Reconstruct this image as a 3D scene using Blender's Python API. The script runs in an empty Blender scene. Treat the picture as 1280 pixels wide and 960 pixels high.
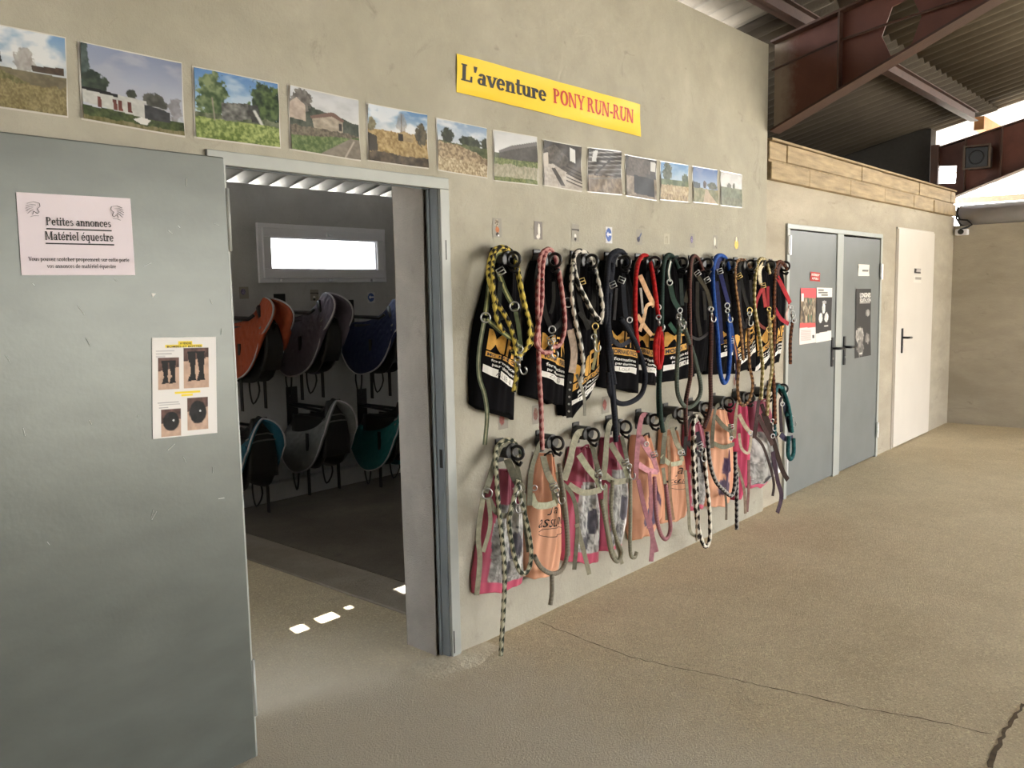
import bpy, bmesh, math, random
import numpy as np
from mathutils import Vector, Matrix

sc = bpy.context.scene
COL = sc.collection
random.seed(7)

# ------------------------------------------------------------------ camera
F_PX = 1060.0
CAM = Vector((0.0, -2.559, 1.579))
CR = Vector((0.6574, -0.7533, -0.0197)); CF = Vector((0.7477, 0.6553, -0.1073))
CF.normalize(); CR = (CR - CF * CR.dot(CF)).normalized(); CD = CF.cross(CR)
cam_d = bpy.data.cameras.new('camera'); cam = bpy.data.objects.new('camera', cam_d)
cam_d.sensor_width = 36.0; cam_d.lens = F_PX / 1280 * 36; cam_d.clip_start = 0.05; cam_d.clip_end = 400
cam.matrix_world = Matrix(((CR.x, -CD.x, -CF.x, CAM.x), (CR.y, -CD.y, -CF.y, CAM.y), (CR.z, -CD.z, -CF.z, CAM.z), (0, 0, 0, 1)))
COL.objects.link(cam); sc.camera = cam

# ------------------------------------------------------------------ sky, sun, exposure
w = bpy.data.worlds.new('sky'); sc.world = w; w.use_nodes = True
wt = w.node_tree; wt.nodes.clear()
def wn(t): return wt.nodes.new(t)
tc = wn('ShaderNodeTexCoord'); sp = wn('ShaderNodeSeparateXYZ'); rp = wn('ShaderNodeValToRGB')
bg = wn('ShaderNodeBackground'); wo = wn('ShaderNodeOutputWorld')
wt.links.new(tc.outputs['Generated'], sp.inputs[0]); wt.links.new(sp.outputs[2], rp.inputs[0])
rp.color_ramp.elements[0].position = 0.0; rp.color_ramp.elements[0].color = (1.0, 0.985, 0.96, 1)
rp.color_ramp.elements[1].position = 0.9; rp.color_ramp.elements[1].color = (0.80, 0.90, 1.0, 1)
wt.links.new(rp.outputs[0], bg.inputs[0]); bg.inputs[1].default_value = 21.0
wt.links.new(bg.outputs[0], wo.inputs[0])
SUN = Vector((0.55, -0.03, 0.83)).normalized()
sd = bpy.data.lights.new('sun', 'SUN'); sd.energy = 60.0; sd.angle = 0.005; sd.color = (1, 0.97, 0.92)
so = bpy.data.objects.new('sun', sd); so.rotation_euler = (SUN).to_track_quat('Z', 'Y').to_euler(); COL.objects.link(so)
vs = sc.view_settings
vs.view_transform = 'Standard'; vs.look = 'None'; vs.gamma = 1.0; vs.use_curve_mapping = False
vs.exposure = -0.62
sc.cycles.use_denoising = True
sc.cycles.max_bounces = 10; sc.cycles.diffuse_bounces = 6
sc.cycles.sample_clamp_indirect = 8

# ------------------------------------------------------------------ helpers
def ray(u, v): return CR * ((u - 640) / F_PX) + CD * ((v - 480) / F_PX) + CF
def at(u, v, y=0.0):
    r = ray(u, v); return CAM + r * ((y - CAM.y) / r.y)
def atx(u, v, x):
    r = ray(u, v); return CAM + r * ((x - CAM.x) / r.x)
def atz(u, v, z=0.0):
    r = ray(u, v); return CAM + r * ((z - CAM.z) / r.z)
def px(s):
    return [tuple(float(a) for a in q.split(',')) for q in s.split()]
def lin(c):
    c = np.asarray(c, float) / 255.0
    return np.where(c <= 0.04045, c / 12.92, ((c + 0.055) / 1.055) ** 2.4)
def L3(*c): return tuple(float(x) for x in lin(c))

class MB:
    def __init__(s): s.v = []; s.f = []; s.c = []
    def add(s, vs_, fs, col=None):
        n = len(s.v); s.v += [tuple(p) for p in vs_]; s.f += [tuple(i + n for i in f) for f in fs]
        if col is not None: s.c += ([tuple(col)] * len(vs_) if not hasattr(col[0], '__len__') else [tuple(k) for k in col])
    def box(s, x0, y0, z0, x1, y1, z1, col=None):
        v = [(x0, y0, z0), (x1, y0, z0), (x1, y1, z0), (x0, y1, z0), (x0, y0, z1), (x1, y0, z1), (x1, y1, z1), (x0, y1, z1)]
        s.add(v, [(0, 3, 2, 1), (4, 5, 6, 7), (0, 1, 5, 4), (1, 2, 6, 5), (2, 3, 7, 6), (3, 0, 4, 7)], col)
    def bar(s, a, b, w_, h_, up=(0, 0, 1), col=None):
        a, b = Vector(a), Vector(b); t = (b - a).normalized(); u = Vector(up)
        sd_ = t.cross(u)
        if sd_.length < 1e-4: sd_ = t.cross(Vector((1, 0, 0)))
        sd_.normalize(); u = sd_.cross(t)
        v = []
        for p in (a, b):
            for i, j in ((-1, -1), (1, -1), (1, 1), (-1, 1)): v.append(p + sd_ * (w_ / 2 * i) + u * (h_ / 2 * j))
        s.add(v, [(0, 1, 2, 3), (7, 6, 5, 4), (0, 4, 5, 1), (1, 5, 6, 2), (2, 6, 7, 3), (3, 7, 4, 0)], col)
    def prism(s, poly, axis, a, b, col=None):
        n = len(poly); v = []
        for d in (a, b):
            for p, q in poly:
                v.append({'x': (d, p, q), 'y': (p, d, q), 'z': (p, q, d)}[axis])
        s.add(v, [tuple(range(n)), tuple(range(2 * n - 1, n - 1, -1))] + [(i, i + n, (i + 1) % n + n, (i + 1) % n) for i in range(n)], col)
    def tube(s, pts, r, k=8, col=None, rfun=None, cfun=None, cap=True):
        pts = [Vector(p) for p in pts]; n = len(pts); rings = []; N = None; S = 0
        for i, p in enumerate(pts):
            t = (pts[min(i + 1, n - 1)] - pts[max(i - 1, 0)])
            if t.length < 1e-9: t = Vector((0, 0, 1))
            t.normalize()
            if N is None:
                N = t.cross(Vector((0, 0, 1)));
                if N.length < 1e-3: N = t.cross(Vector((0, 1, 0)))
            N = (N - t * N.dot(t))
            if N.length < 1e-6: N = t.orthogonal()
            N.normalize(); B = t.cross(N)
            if i: S += (p - pts[i - 1]).length
            for j in range(k):
                a = 2 * math.pi * j / k
                rr = rfun(S, a) if rfun else r
                s.v.append(tuple(p + (N * math.cos(a) + B * math.sin(a)) * rr))
                if cfun: s.c.append(cfun(S, a))
                elif col is not None: s.c.append(tuple(col))
        b = len(s.v) - n * k
        for i in range(n - 1):
            for j in range(k): s.f.append((b + i * k + j, b + i * k + (j + 1) % k, b + (i + 1) * k + (j + 1) % k, b + (i + 1) * k + j))
        if cap: s.f.append(tuple(b + j for j in range(k))[::-1]); s.f.append(tuple(b + (n - 1) * k + j for j in range(k)))
    def torus(s, c, R, r, n, k=6, m=16, col=None):
        c = Vector(c); n = Vector(n).normalized(); e = n.orthogonal().normalized(); g = n.cross(e); b = len(s.v)
        for i in range(m):
            a = 2 * math.pi * i / m; d = e * math.cos(a) + g * math.sin(a)
            for j in range(k):
                q = 2 * math.pi * j / k; s.v.append(tuple(c + d * (R + r * math.cos(q)) + n * (r * math.sin(q))))
                if col is not None: s.c.append(tuple(col))
        for i in range(m):
            for j in range(k): s.f.append((b + i * k + j, b + ((i + 1) % m) * k + j, b + ((i + 1) % m) * k + (j + 1) % k, b + i * k + (j + 1) % k))
    def grid(s, fn, nu, nv, cfn=None, flip=False):
        b = len(s.v)
        for j in range(nv + 1):
            for i in range(nu + 1):
                s.v.append(tuple(fn(i / nu, j / nv)))
                if cfn: s.c.append(tuple(cfn(i / nu, j / nv)))
        for j in range(nv):
            for i in range(nu):
                q = (b + j * (nu + 1) + i, b + j * (nu + 1) + i + 1, b + (j + 1) * (nu + 1) + i + 1, b + (j + 1) * (nu + 1) + i)
                s.f.append(q[::-1] if flip else q)
    def build(s, name, m, parent=None, smooth=False):
        me = bpy.data.meshes.new(name); me.from_pydata(s.v, [], s.f)
        if s.c and len(s.c) == len(s.v):
            ca = me.color_attributes.new('Col', 'FLOAT_COLOR', 'POINT')
            arr = np.ones((len(s.v), 4), np.float32); arr[:, :3] = np.array(s.c, np.float32)[:, :3]
            ca.data.foreach_set('color', arr.ravel())
        if smooth: me.polygons.foreach_set('use_smooth', [True] * len(me.polygons))
        me.materials.append(m); me.update()
        o = bpy.data.objects.new(name, me); COL.objects.link(o)
        if parent is not None:
            o.parent = parent
            if parent.type == 'EMPTY' or parent.parent is None:
                o.matrix_parent_inverse = Matrix.Translation(parent.location).inverted()
        return o

def tag(o, label, cat, group=None):
    o['label'] = label; o['category'] = cat
    if group: o['group'] = group
    return o
def thing(name, loc, label, cat, group=None):
    o = bpy.data.objects.new(name, None); o.location = loc; o.empty_display_size = 0.05; COL.objects.link(o)
    return tag(o, label, cat, group)
def struct(o): o['kind'] = 'structure'; return o
def bevel(o, w_=0.004, seg=2):
    m = o.modifiers.new('bevel', 'BEVEL'); m.width = w_; m.segments = seg; m.limit_method = 'ANGLE'; return o

# ------------------------------------------------------------------ materials
def base_mat(name):
    m = bpy.data.materials.new(name); m.use_nodes = True
    return m, m.node_tree, m.node_tree.nodes['Principled BSDF']
_mc = {}
def mat(name, col, rough=0.6, metal=0.0, var=0.12, scale=30, bump=0.0, bscale=None, spec=0.5, streak=None, coat=0.0):
    if name in _mc: return _mc[name]
    m, t, b = base_mat(name)
    n = t.nodes; l = t.links
    g = n.new('ShaderNodeNewGeometry'); no = n.new('ShaderNodeTexNoise'); no.inputs['Scale'].default_value = scale; no.inputs['Detail'].default_value = 6
    if streak:
        mp = n.new('ShaderNodeMapping'); mp.inputs['Scale'].default_value = streak
        l.new(g.outputs['Position'], mp.inputs[0]); l.new(mp.outputs[0], no.inputs['Vector'])
    else: l.new(g.outputs['Position'], no.inputs['Vector'])
    r = n.new('ShaderNodeValToRGB'); r.color_ramp.elements[0].position = 0.3; r.color_ramp.elements[1].position = 0.7
    r.color_ramp.elements[0].color = (*[c * (1 - var) for c in col], 1); r.color_ramp.elements[1].color = (*[min(1, c * (1 + var)) for c in col], 1)
    l.new(no.outputs['Fac'], r.inputs[0]); l.new(r.outputs[0], b.inputs['Base Color'])
    b.inputs['Roughness'].default_value = rough; b.inputs['Metallic'].default_value = metal
    b.inputs['Specular IOR Level'].default_value = spec; b.inputs['Coat Weight'].default_value = coat
    if bump:
        nb = n.new('ShaderNodeTexNoise'); nb.inputs['Scale'].default_value = bscale or scale * 3; nb.inputs['Detail'].default_value = 5
        l.new(g.outputs['Position'], nb.inputs['Vector'])
        bp = n.new('ShaderNodeBump'); bp.inputs['Strength'].default_value = bump; bp.inputs['Distance'].default_value = 0.01
        l.new(nb.outputs['Fac'], bp.inputs['Height']); l.new(bp.outputs[0], b.inputs['Normal'])
    _mc[name] = m; return m
def attr_mat(name, rough, coat=0.0, bump=0.0, bscale=300, sheen=0.0, spec=0.5):
    m, t, b = base_mat(name); n = t.nodes; l = t.links
    a = n.new('ShaderNodeAttribute'); a.attribute_name = 'Col'; l.new(a.outputs['Color'], b.inputs['Base Color'])
    b.inputs['Roughness'].default_value = rough; b.inputs['Coat Weight'].default_value = coat; b.inputs['Coat Roughness'].default_value = 0.06
    b.inputs['Specular IOR Level'].default_value = spec
    if sheen: b.inputs['Sheen Weight'].default_value = sheen
    if bump:
        g = n.new('ShaderNodeNewGeometry'); nb = n.new('ShaderNodeTexNoise'); nb.inputs['Scale'].default_value = bscale
        l.new(g.outputs['Position'], nb.inputs['Vector'])
        bp = n.new('ShaderNodeBump'); bp.inputs['Strength'].default_value = bump; bp.inputs['Distance'].default_value = 0.004
        l.new(nb.outputs['Fac'], bp.inputs['Height']); l.new(bp.outputs[0], b.inputs['Normal'])
    return m

def concrete(name, c0, c1, c2, sc1=1.6, sc2=9.0, stain=0.5, bump=0.25, rough=0.85, speck=0.0, streak=(1, 1, 1), zones=None, hi=60):
    """plaster / concrete: broad mottling, trowel streaks, dark stains, aggregate"""
    m, t, b = base_mat(name); n = t.nodes; l = t.links
    g = n.new('ShaderNodeNewGeometry')
    mp = n.new('ShaderNodeMapping'); mp.inputs['Scale'].default_value = streak; l.new(g.outputs['Position'], mp.inputs[0])
    def noise(s, d=8, r=0.6, src=mp.outputs[0], dist=0.0):
        q = n.new('ShaderNodeTexNoise'); q.inputs['Scale'].default_value = s; q.inputs['Detail'].default_value = d; q.inputs['Roughness'].default_value = r
        q.inputs['Distortion'].default_value = dist
        l.new(src, q.inputs['Vector']); return q.outputs['Fac']
    def mixc(f, a, bb, mode='MIX'):
        q = n.new('ShaderNodeMix'); q.data_type = 'RGBA'; q.blend_type = mode
        (l.new(f, q.inputs['Factor']) if not isinstance(f, float) else setattr(q.inputs['Factor'], 'default_value', f))
        for k, x in (('A', a), ('B', bb)):
            s_ = [i for i in q.inputs if i.name == k and i.type == 'RGBA'][0]
            (l.new(x, s_) if not isinstance(x, tuple) else setattr(s_, 'default_value', (*x, 1)))
        return [o for o in q.outputs if o.type == 'RGBA'][0]
    def ramp(f, a, bb, v0=0.0, v1=1.0):
        q = n.new('ShaderNodeMapRange'); q.inputs['From Min'].default_value = a; q.inputs['From Max'].default_value = bb
        q.inputs['To Min'].default_value = v0; q.inputs['To Max'].default_value = v1
        l.new(f, q.inputs['Value']); return q.outputs['Result']
    f1 = ramp(noise(sc1, 9, 0.62, dist=0.4), 0.35, 0.68); f2 = ramp(noise(sc2, 6, 0.65), 0.35, 0.7)
    c = mixc(f1, c0, c1)
    c = mixc(ramp(f2, 0, 1, 0, 0.35), c, c2)
    if stain:
        s1 = ramp(noise(sc1 * 2.3 + 1.1, 10, 0.7, dist=1.0), 0.60, 0.74, 0, stain); c = mixc(s1, c, tuple(x * 0.55 for x in c0))
        s2 = ramp(noise(5.5, 4, 0.5, g.outputs['Position'], 1.5), 0.70, 0.76, 0, stain * 0.6); c = mixc(s2, c, tuple(x * 0.5 for x in c0))
    if speck:
        v = n.new('ShaderNodeTexVoronoi'); v.inputs['Scale'].default_value = 140; l.new(g.outputs['Position'], v.inputs['Vector'])
        se = n.new('ShaderNodeSeparateColor'); l.new(v.outputs['Color'], se.inputs[0])
        c = mixc(ramp(se.outputs[0], 0.0, 0.35, speck, 0), c, tuple(x * 0.6 for x in c0))
        c = mixc(ramp(se.outputs[1], 0.7, 1.0, 0, speck), c, tuple(min(1, x * 1.5) for x in c1))
    if zones:                      # soft-edged ellipse blended towards another colour: list of (x, y, radius, colour, amount)
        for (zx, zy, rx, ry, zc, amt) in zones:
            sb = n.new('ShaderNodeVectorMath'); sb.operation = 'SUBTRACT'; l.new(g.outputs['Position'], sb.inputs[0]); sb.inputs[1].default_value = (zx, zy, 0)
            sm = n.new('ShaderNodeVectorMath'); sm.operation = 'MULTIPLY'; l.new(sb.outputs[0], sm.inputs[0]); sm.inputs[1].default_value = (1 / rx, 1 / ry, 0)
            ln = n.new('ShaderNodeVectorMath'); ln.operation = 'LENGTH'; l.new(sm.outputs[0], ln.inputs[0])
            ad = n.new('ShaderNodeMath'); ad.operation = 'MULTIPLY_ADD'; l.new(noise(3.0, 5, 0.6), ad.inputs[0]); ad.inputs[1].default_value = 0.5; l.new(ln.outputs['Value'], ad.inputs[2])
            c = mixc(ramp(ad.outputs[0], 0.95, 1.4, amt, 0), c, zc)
    l.new(c, b.inputs['Base Color']); b.inputs['Roughness'].default_value = rough; b.inputs['Specular IOR Level'].default_value = 0.3
    ad = n.new('ShaderNodeMath'); ad.operation = 'ADD'
    l.new(noise(hi, 6, 0.7, g.outputs['Position']), ad.inputs[0]); l.new(noise(sc2, 5, 0.6), ad.inputs[1])
    bp = n.new('ShaderNodeBump'); bp.inputs['Strength'].default_value = bump; bp.inputs['Distance'].default_value = 0.012
    l.new(ad.outputs[0], bp.inputs['Height']); l.new(bp.outputs[0], b.inputs['Normal'])
    return m

M_wall = concrete('rendered_wall', L3(158, 153, 138), L3(178, 173, 158), L3(142, 138, 126), sc1=1.3, sc2=7, stain=0.6, bump=0.3)
M_wall2 = concrete('rough_wall', L3(160, 151, 134), L3(184, 175, 158), L3(144, 136, 122), sc1=1.5, sc2=6, stain=0.55, bump=0.4, streak=(0.6, 0.6, 1.5))
M_room = concrete('tack_room_wall', L3(176, 176, 176), L3(200, 200, 200), L3(166, 166, 166), sc1=1.3, sc2=6, stain=0.3)
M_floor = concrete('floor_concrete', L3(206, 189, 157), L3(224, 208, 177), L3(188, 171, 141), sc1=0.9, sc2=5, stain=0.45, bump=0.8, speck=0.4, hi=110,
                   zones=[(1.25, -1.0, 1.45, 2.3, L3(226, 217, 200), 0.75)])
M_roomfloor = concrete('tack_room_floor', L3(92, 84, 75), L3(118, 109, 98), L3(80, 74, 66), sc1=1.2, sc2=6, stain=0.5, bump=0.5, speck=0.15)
M_strip = concrete('channel_strip', L3(140, 130, 116), L3(165, 155, 140), L3(120, 112, 100), sc1=2, sc2=8, stain=0.6, bump=0.5)
M_reveal = concrete('reveal_plaster', L3(165, 160, 154), L3(188, 182, 175), L3(150, 146, 142), sc1=2.5, sc2=12, stain=0.4, bump=0.6, hi=150)
M_door = mat('grey_door_steel', L3(94, 98, 93), 0.34, 0.2, 0.10, 5, 0.04, 60, streak=(1, 1, 2.2))
M_doorB = mat('blue_grey_door_steel', L3(108, 111, 110), 0.45, 0.0, 0.07, 4)
M_frame = mat('grey_frame_steel', L3(158, 161, 156), 0.4, 0.0, 0.06, 8)
M_rebate = mat('blue_grey_rebate', L3(128, 136, 142), 0.4, 0.0, 0.08, 8)
M_white = mat('white_door_paint', L3(204, 197, 187), 0.5, 0.0, 0.03, 3)
M_pvc = mat('white_pvc', L3(235, 235, 242), 0.35, 0.0, 0.02, 3)
M_black = mat('black_plastic', (0.012, 0.012, 0.013), 0.35, 0, 0.2, 20)
M_iron = mat('black_iron_handle', (0.02, 0.02, 0.022), 0.4, 0.6, 0.2, 20)
M_chrome = mat('chrome', (0.42, 0.42, 0.41), 0.32, 1.0, 0.05, 40)
M_brass = mat('brass', (0.62, 0.44, 0.16), 0.3, 1.0, 0.08, 40)
M_zinc = mat('zinc_hinge', (0.62, 0.62, 0.62), 0.35, 0.8, 0.08, 40)
M_red = mat('oxide_red_steel', L3(92, 52, 42), 0.55, 0, 0.22, 9, 0.1, 60)
M_redd = mat('rusty_flange_steel', L3(68, 44, 35), 0.6, 0, 0.22, 9, 0.1, 60)
M_overspray = mat('plaster_splashed_steel', L3(136, 124, 112), 0.8, 0, 0.25, 40, 0.6, 90)
M_wood = mat('rough_sawn_wood', L3(156, 136, 104), 0.75, 0, 0.28, 12, 0.35, 80, streak=(0.35, 3, 3))
M_wood2 = mat('weathered_wood', L3(146, 126, 94), 0.75, 0, 0.25, 9, 0.3, 80, streak=(1.4, 3, 1))
M_sheet = concrete('fibre_cement_sheet', L3(88, 80, 69), L3(112, 103, 90), L3(72, 66, 56), sc1=0.8, sc2=4, stain=0.5, bump=0.2)
M_sheetd = concrete('darker_roof_sheet', L3(58, 52, 45), L3(76, 69, 60), L3(48, 43, 37), sc1=0.8, sc2=4, stain=0.5, bump=0.2)
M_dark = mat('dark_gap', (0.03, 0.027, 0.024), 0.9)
M_galv = mat('grey_gutter_steel', L3(178, 178, 184), 0.4, 0.1, 0.06, 6)
M_ground = mat('pale_gravel', L3(200, 192, 178), 0.9, 0, 0.12, 3, 0.3, 40)
M_print = attr_mat('laminated_print', 0.5, coat=0.05, spec=0.2)
M_paper = attr_mat('matt_paper_print', 0.75)
M_cloth = attr_mat('bag_cloth', 0.95, bump=0.3, bscale=500, spec=0.08)
M_silver = attr_mat('bag_glitter_cloth', 0.5, bump=0.4, bscale=420)
M_rope = attr_mat('braided_rope', 0.85, bump=0.35, bscale=700, spec=0.2)
M_ink = mat('black_ink', (0.012, 0.011, 0.012), 0.6, 0, 0.1, 5)
M_inkred = mat('red_ink', L3(192, 42, 30), 0.5, 0, 0.05, 5)
M_inkgold = mat('gold_ink', L3(214, 160, 66), 0.7, 0, 0.12, 60)
M_inkwhite = mat('white_ink', L3(235, 232, 225), 0.7, 0, 0.03, 5)
M_inkgrey = mat('grey_ink', L3(110, 106, 104), 0.7, 0, 0.1, 5)
M_crack = mat('crack_dirt', L3(92, 78, 58), 0.95, 0, 0.3, 40)

def strap_mat(rgb): return mat('webbing_%d_%d_%d' % rgb, L3(*rgb), 0.75, 0, 0.22, 45, 0.3, 500, spec=0.25)

# clear glazing
def glass_mat():
    m, t, b = base_mat('window_glass'); n = t.nodes; l = t.links; n.remove(b)
    o = n['Material Output']; tr = n.new('ShaderNodeBsdfTransparent'); tr.inputs[0].default_value = (0.97, 0.98, 1, 1)
    gl = n.new('ShaderNodeBsdfGlossy'); gl.inputs['Roughness'].default_value = 0.05
    fr = n.new('ShaderNodeFresnel'); mx = n.new('ShaderNodeMixShader')
    l.new(fr.outputs[0], mx.inputs[0]); l.new(tr.outputs[0], mx.inputs[1]); l.new(gl.outputs[0], mx.inputs[2]); l.new(mx.outputs[0], o.inputs[0]); return m
M_glass = glass_mat()
def poly_mat():
    m, t, b = base_mat('translucent_roof_sheet'); n = t.nodes; l = t.links; n.remove(b)
    o = n['Material Output']; tl = n.new('ShaderNodeBsdfTranslucent'); tl.inputs[0].default_value = (0.42, 0.40, 0.37, 1)
    df = n.new('ShaderNodeBsdfDiffuse'); df.inputs[0].default_value = (0.5, 0.48, 0.45, 1); mx = n.new('ShaderNodeMixShader'); mx.inputs[0].default_value = 0.2
    l.new(tl.outputs[0], mx.inputs[1]); l.new(df.outputs[0], mx.inputs[2]); l.new(mx.outputs[0], o.inputs[0]); return m
M_poly = poly_mat()

# ------------------------------------------------------------------ structure
WX = 5.60            # end of the tall wall; the wall to the right sits 3 cm behind
YR = 3.20            # back wall of the tack room
XE = 10.50           # end wall
RS = 0.225           # roof slope
def zroof(y): return 3.42 - RS * y

b = MB()
# tall rendered wall with the doorway x 1.46..2.50, z 0..2.02
b.box(-6, 0, 0, 1.46, 0.25, 3.20); b.box(2.50, 0, 0, WX, 0.25, 3.20); b.box(1.46, 0, 2.05, 2.50, 0.06, 3.20); b.box(1.46, 0.06, 2.085, 2.50, 0.25, 3.20)
struct(b.build('wall_back', M_wall))
b = MB()
b.box(WX, 0.03, 0, 6.00, 0.25, 2.32); b.box(8.06, 0.03, 0, 8.50, 0.25, 2.32); b.box(9.68, 0.03, 0, XE, 0.25, 2.32)
b.box(6.00, 0.03, 2.03, 8.06, 0.25, 2.32); b.box(8.50, 0.03, 2.11, 9.68, 0.25, 2.32)
struct(b.build('wall_back', M_wall2))
b = MB(); b.box(XE, -2.6, 0, XE + 0.2, 0.25, 2.22); struct(b.build('wall_right', M_wall2))
b = MB(); b.box(16, -9, 0, 16.2, 0.9, 2.75); struct(b.build('wall_added_end', M_wall2))  # added wall beyond the view, cuts sky light from the far end
b = MB(); b.box(-6.2, -9.0, 0, -6, 0.25, 5.2); b.box(-6, -9.2, 0, 2.5, -9.0, 5.3); b.box(2.5, -9.2, 2.5, 16, -9.0, 5.3); struct(b.build('wall_added_left', M_wall2))  # unseen walls added around the hall, opening sized to steer the daylight
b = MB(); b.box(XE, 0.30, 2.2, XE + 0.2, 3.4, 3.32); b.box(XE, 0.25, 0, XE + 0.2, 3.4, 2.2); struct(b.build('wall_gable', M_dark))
b = MB()   # tack room walls with the high window
wx0, wx1, wz0, wz1 = 3.66, 4.90, 1.70, 2.135
b.box(-0.5, YR, 0, wx0, YR + 0.2, 2.432); b.box(wx1, YR, 0, XE, YR + 0.2, 2.432); b.box(wx0, YR, 0, wx1, YR + 0.2, wz0); b.box(wx0, YR, wz1, wx1, YR + 0.2, 2.432)
struct(b.build('wall_far', M_room))
b = MB(); b.box(5.60, 0.25, 0, 5.75, YR, 2.44); struct(b.build('wall_inner_right', M_room))
b = MB(); b.box(-0.6, 0.25, 0, -0.45, 0.4, 2.44); b.box(-0.6, 0.4, 0, -0.45, 1.2, 0.75); b.box(-0.6, 0.4, 1.65, -0.45, 1.2, 2.44); b.box(-0.6, 1.2, 0, -0.45, YR, 2.44); struct(b.build('wall_inner_left', M_room))
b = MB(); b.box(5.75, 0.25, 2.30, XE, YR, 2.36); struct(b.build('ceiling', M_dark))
# floors
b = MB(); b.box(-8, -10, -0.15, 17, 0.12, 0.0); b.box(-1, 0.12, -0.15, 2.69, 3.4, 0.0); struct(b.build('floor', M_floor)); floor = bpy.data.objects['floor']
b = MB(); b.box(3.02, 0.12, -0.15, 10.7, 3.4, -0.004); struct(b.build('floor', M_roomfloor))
b = MB(); b.box(2.705, 0.12, -0.15, 3.005, 3.4, 0.002); struct(bevel(b.build('trim_1', M_strip), 0.006))
b = MB(); b.box(-150, -150, -0.4, 150, 150, -0.2); struct(b.build('ground', M_ground))

# door sill repair, cracks
def crack(pts, w0, z=0.0012):
    m = MB(); P = []
    rnd = random.Random(3)
    pts = [atz(*p) for p in pts]
    for i in range(len(pts) - 1):
        n = max(2, int((pts[i + 1] - pts[i]).length / 0.03))
        for k in range(n): P.append(pts[i].lerp(pts[i + 1], k / n) + Vector((rnd.uniform(-1, 1), rnd.uniform(-1, 1), 0)) * 0.006)
    P.append(pts[-1]); v = []
    for i, p in enumerate(P):
        t = P[min(i + 1, len(P) - 1)] - P[max(0, i - 1)]; s = Vector((-t.y, t.x, 0)).normalized() * w0 * rnd.uniform(0.35, 1.0) / 2
        v += [(p.x - s.x, p.y - s.y, z), (p.x + s.x, p.y + s.y, z)]
    m.add(v, [(2 * i, 2 * i + 1, 2 * i + 3, 2 * i + 2) for i in range(len(P) - 1)])
    return m.build('crack', M_crack, floor)
crack(px('676,778 700,788 740,804 790,822 850,836 920,850 1000,868 1080,886 1160,900 1240,918'), 0.007)
crack(px('1280,880 1265,900 1250,925 1238,960'), 0.02)
# rough mortar sill where the two slabs meet, right of the doorway
b = MB(); b.grid(lambda u, v: (2.28 + 0.42 * u, -0.13 + 0.20 * v + 0.02 * math.sin(9 * u), 0.001 + 0.006 * math.sin(math.pi * u) * math.sin(math.pi * v)), 10, 6)
b.build('mortar_patch', concrete('sill_mortar', L3(216, 204, 180), L3(232, 222, 200), L3(196, 184, 160), sc1=6, sc2=20, bump=0.8, speck=0.2), floor, True)

# ------------------------------------------------------------------ roof
def sheet(x0, x1, y0, y1, z_of, holes=(), pitch=0.18, amp=0.026, name='ceiling', m=M_sheet, ns=8):
    s = MB(); nx = int(round((x1 - x0) / pitch * ns)); xs = [x0 + (x1 - x0) * i / nx for i in range(nx + 1)]
    ys = sorted(set([y0, y1] + [q for h in holes for q in (h[2], h[3])] + [y0 + (y1 - y0) * k / 3 for k in (1, 2)]))
    for y in ys:
        for x in xs: s.v.append((x, y, z_of(y) + amp * math.sin(2 * math.pi * x / pitch)))
    n = nx + 1
    for j in range(len(ys) - 1):
        for i in range(nx):
            cx, cy = (xs[i] + xs[i + 1]) / 2, (ys[j] + ys[j + 1]) / 2
            if any(h[0] < cx < h[1] and h[2] < cy < h[3] for h in holes): continue
            s.f.append((j * n + i, j * n + i + 1, (j + 1) * n + i + 1, (j + 1) * n + i))
    o = s.build(name, m, None, True)
    so_ = o.modifiers.new('thick', 'SOLIDIFY'); so_.thickness = 0.007; so_.offset = 1
    return struct(o)
zrr = lambda y: 2.497 + RS * (YR - y)
holes = []
for hx, hy, dx, dy in ((2.257, 0.80, 0.055, 0.04), (2.42, 0.81, 0.068, 0.042), (2.575, 0.835, 0.042, 0.02), (2.945, 0.805, 0.065, 0.05)):
    t_ = 2.95 / SUN.z; p = Vector((hx, hy, 0)) + SUN * t_
    t_ = zrr(p.y) / SUN.z; p = Vector((hx, hy, 0)) + SUN * t_
    holes.append((p.x - dx, p.x + dx, p.y - dy, p.y + dy))
sheet(-6.2, 5.66, -0.30, 0.30, zroof)                 # lower course
sheet(5.66, 10.85, -0.30, 3.6, zroof, m=M_sheetd)     # darker course over the loft
M_sheetw = concrete('pale_ceiling_sheet', L3(196, 196, 196), L3(214, 214, 214), L3(186, 186, 188), sc1=0.8, sc2=4, stain=0.1, bump=0.1)
sheet(-0.6, 5.72, 0.22, 3.46, zrr, holes, pitch=0.185, amp=0.034, m=M_sheetw)
sheet(-6.2, 10.85, -3.0, -0.20, lambda y: zroof(y) + 0.012)  # upper courses lap over it
sheet(-6.2, 10.85, -9.0, -2.8, lambda y: zroof(y) + 0.024)
sheet(10.85, 16.0, -9.0, 0.9, lambda y: zroof(y), (), name='ceiling', m=M_poly, ns=6)

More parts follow.
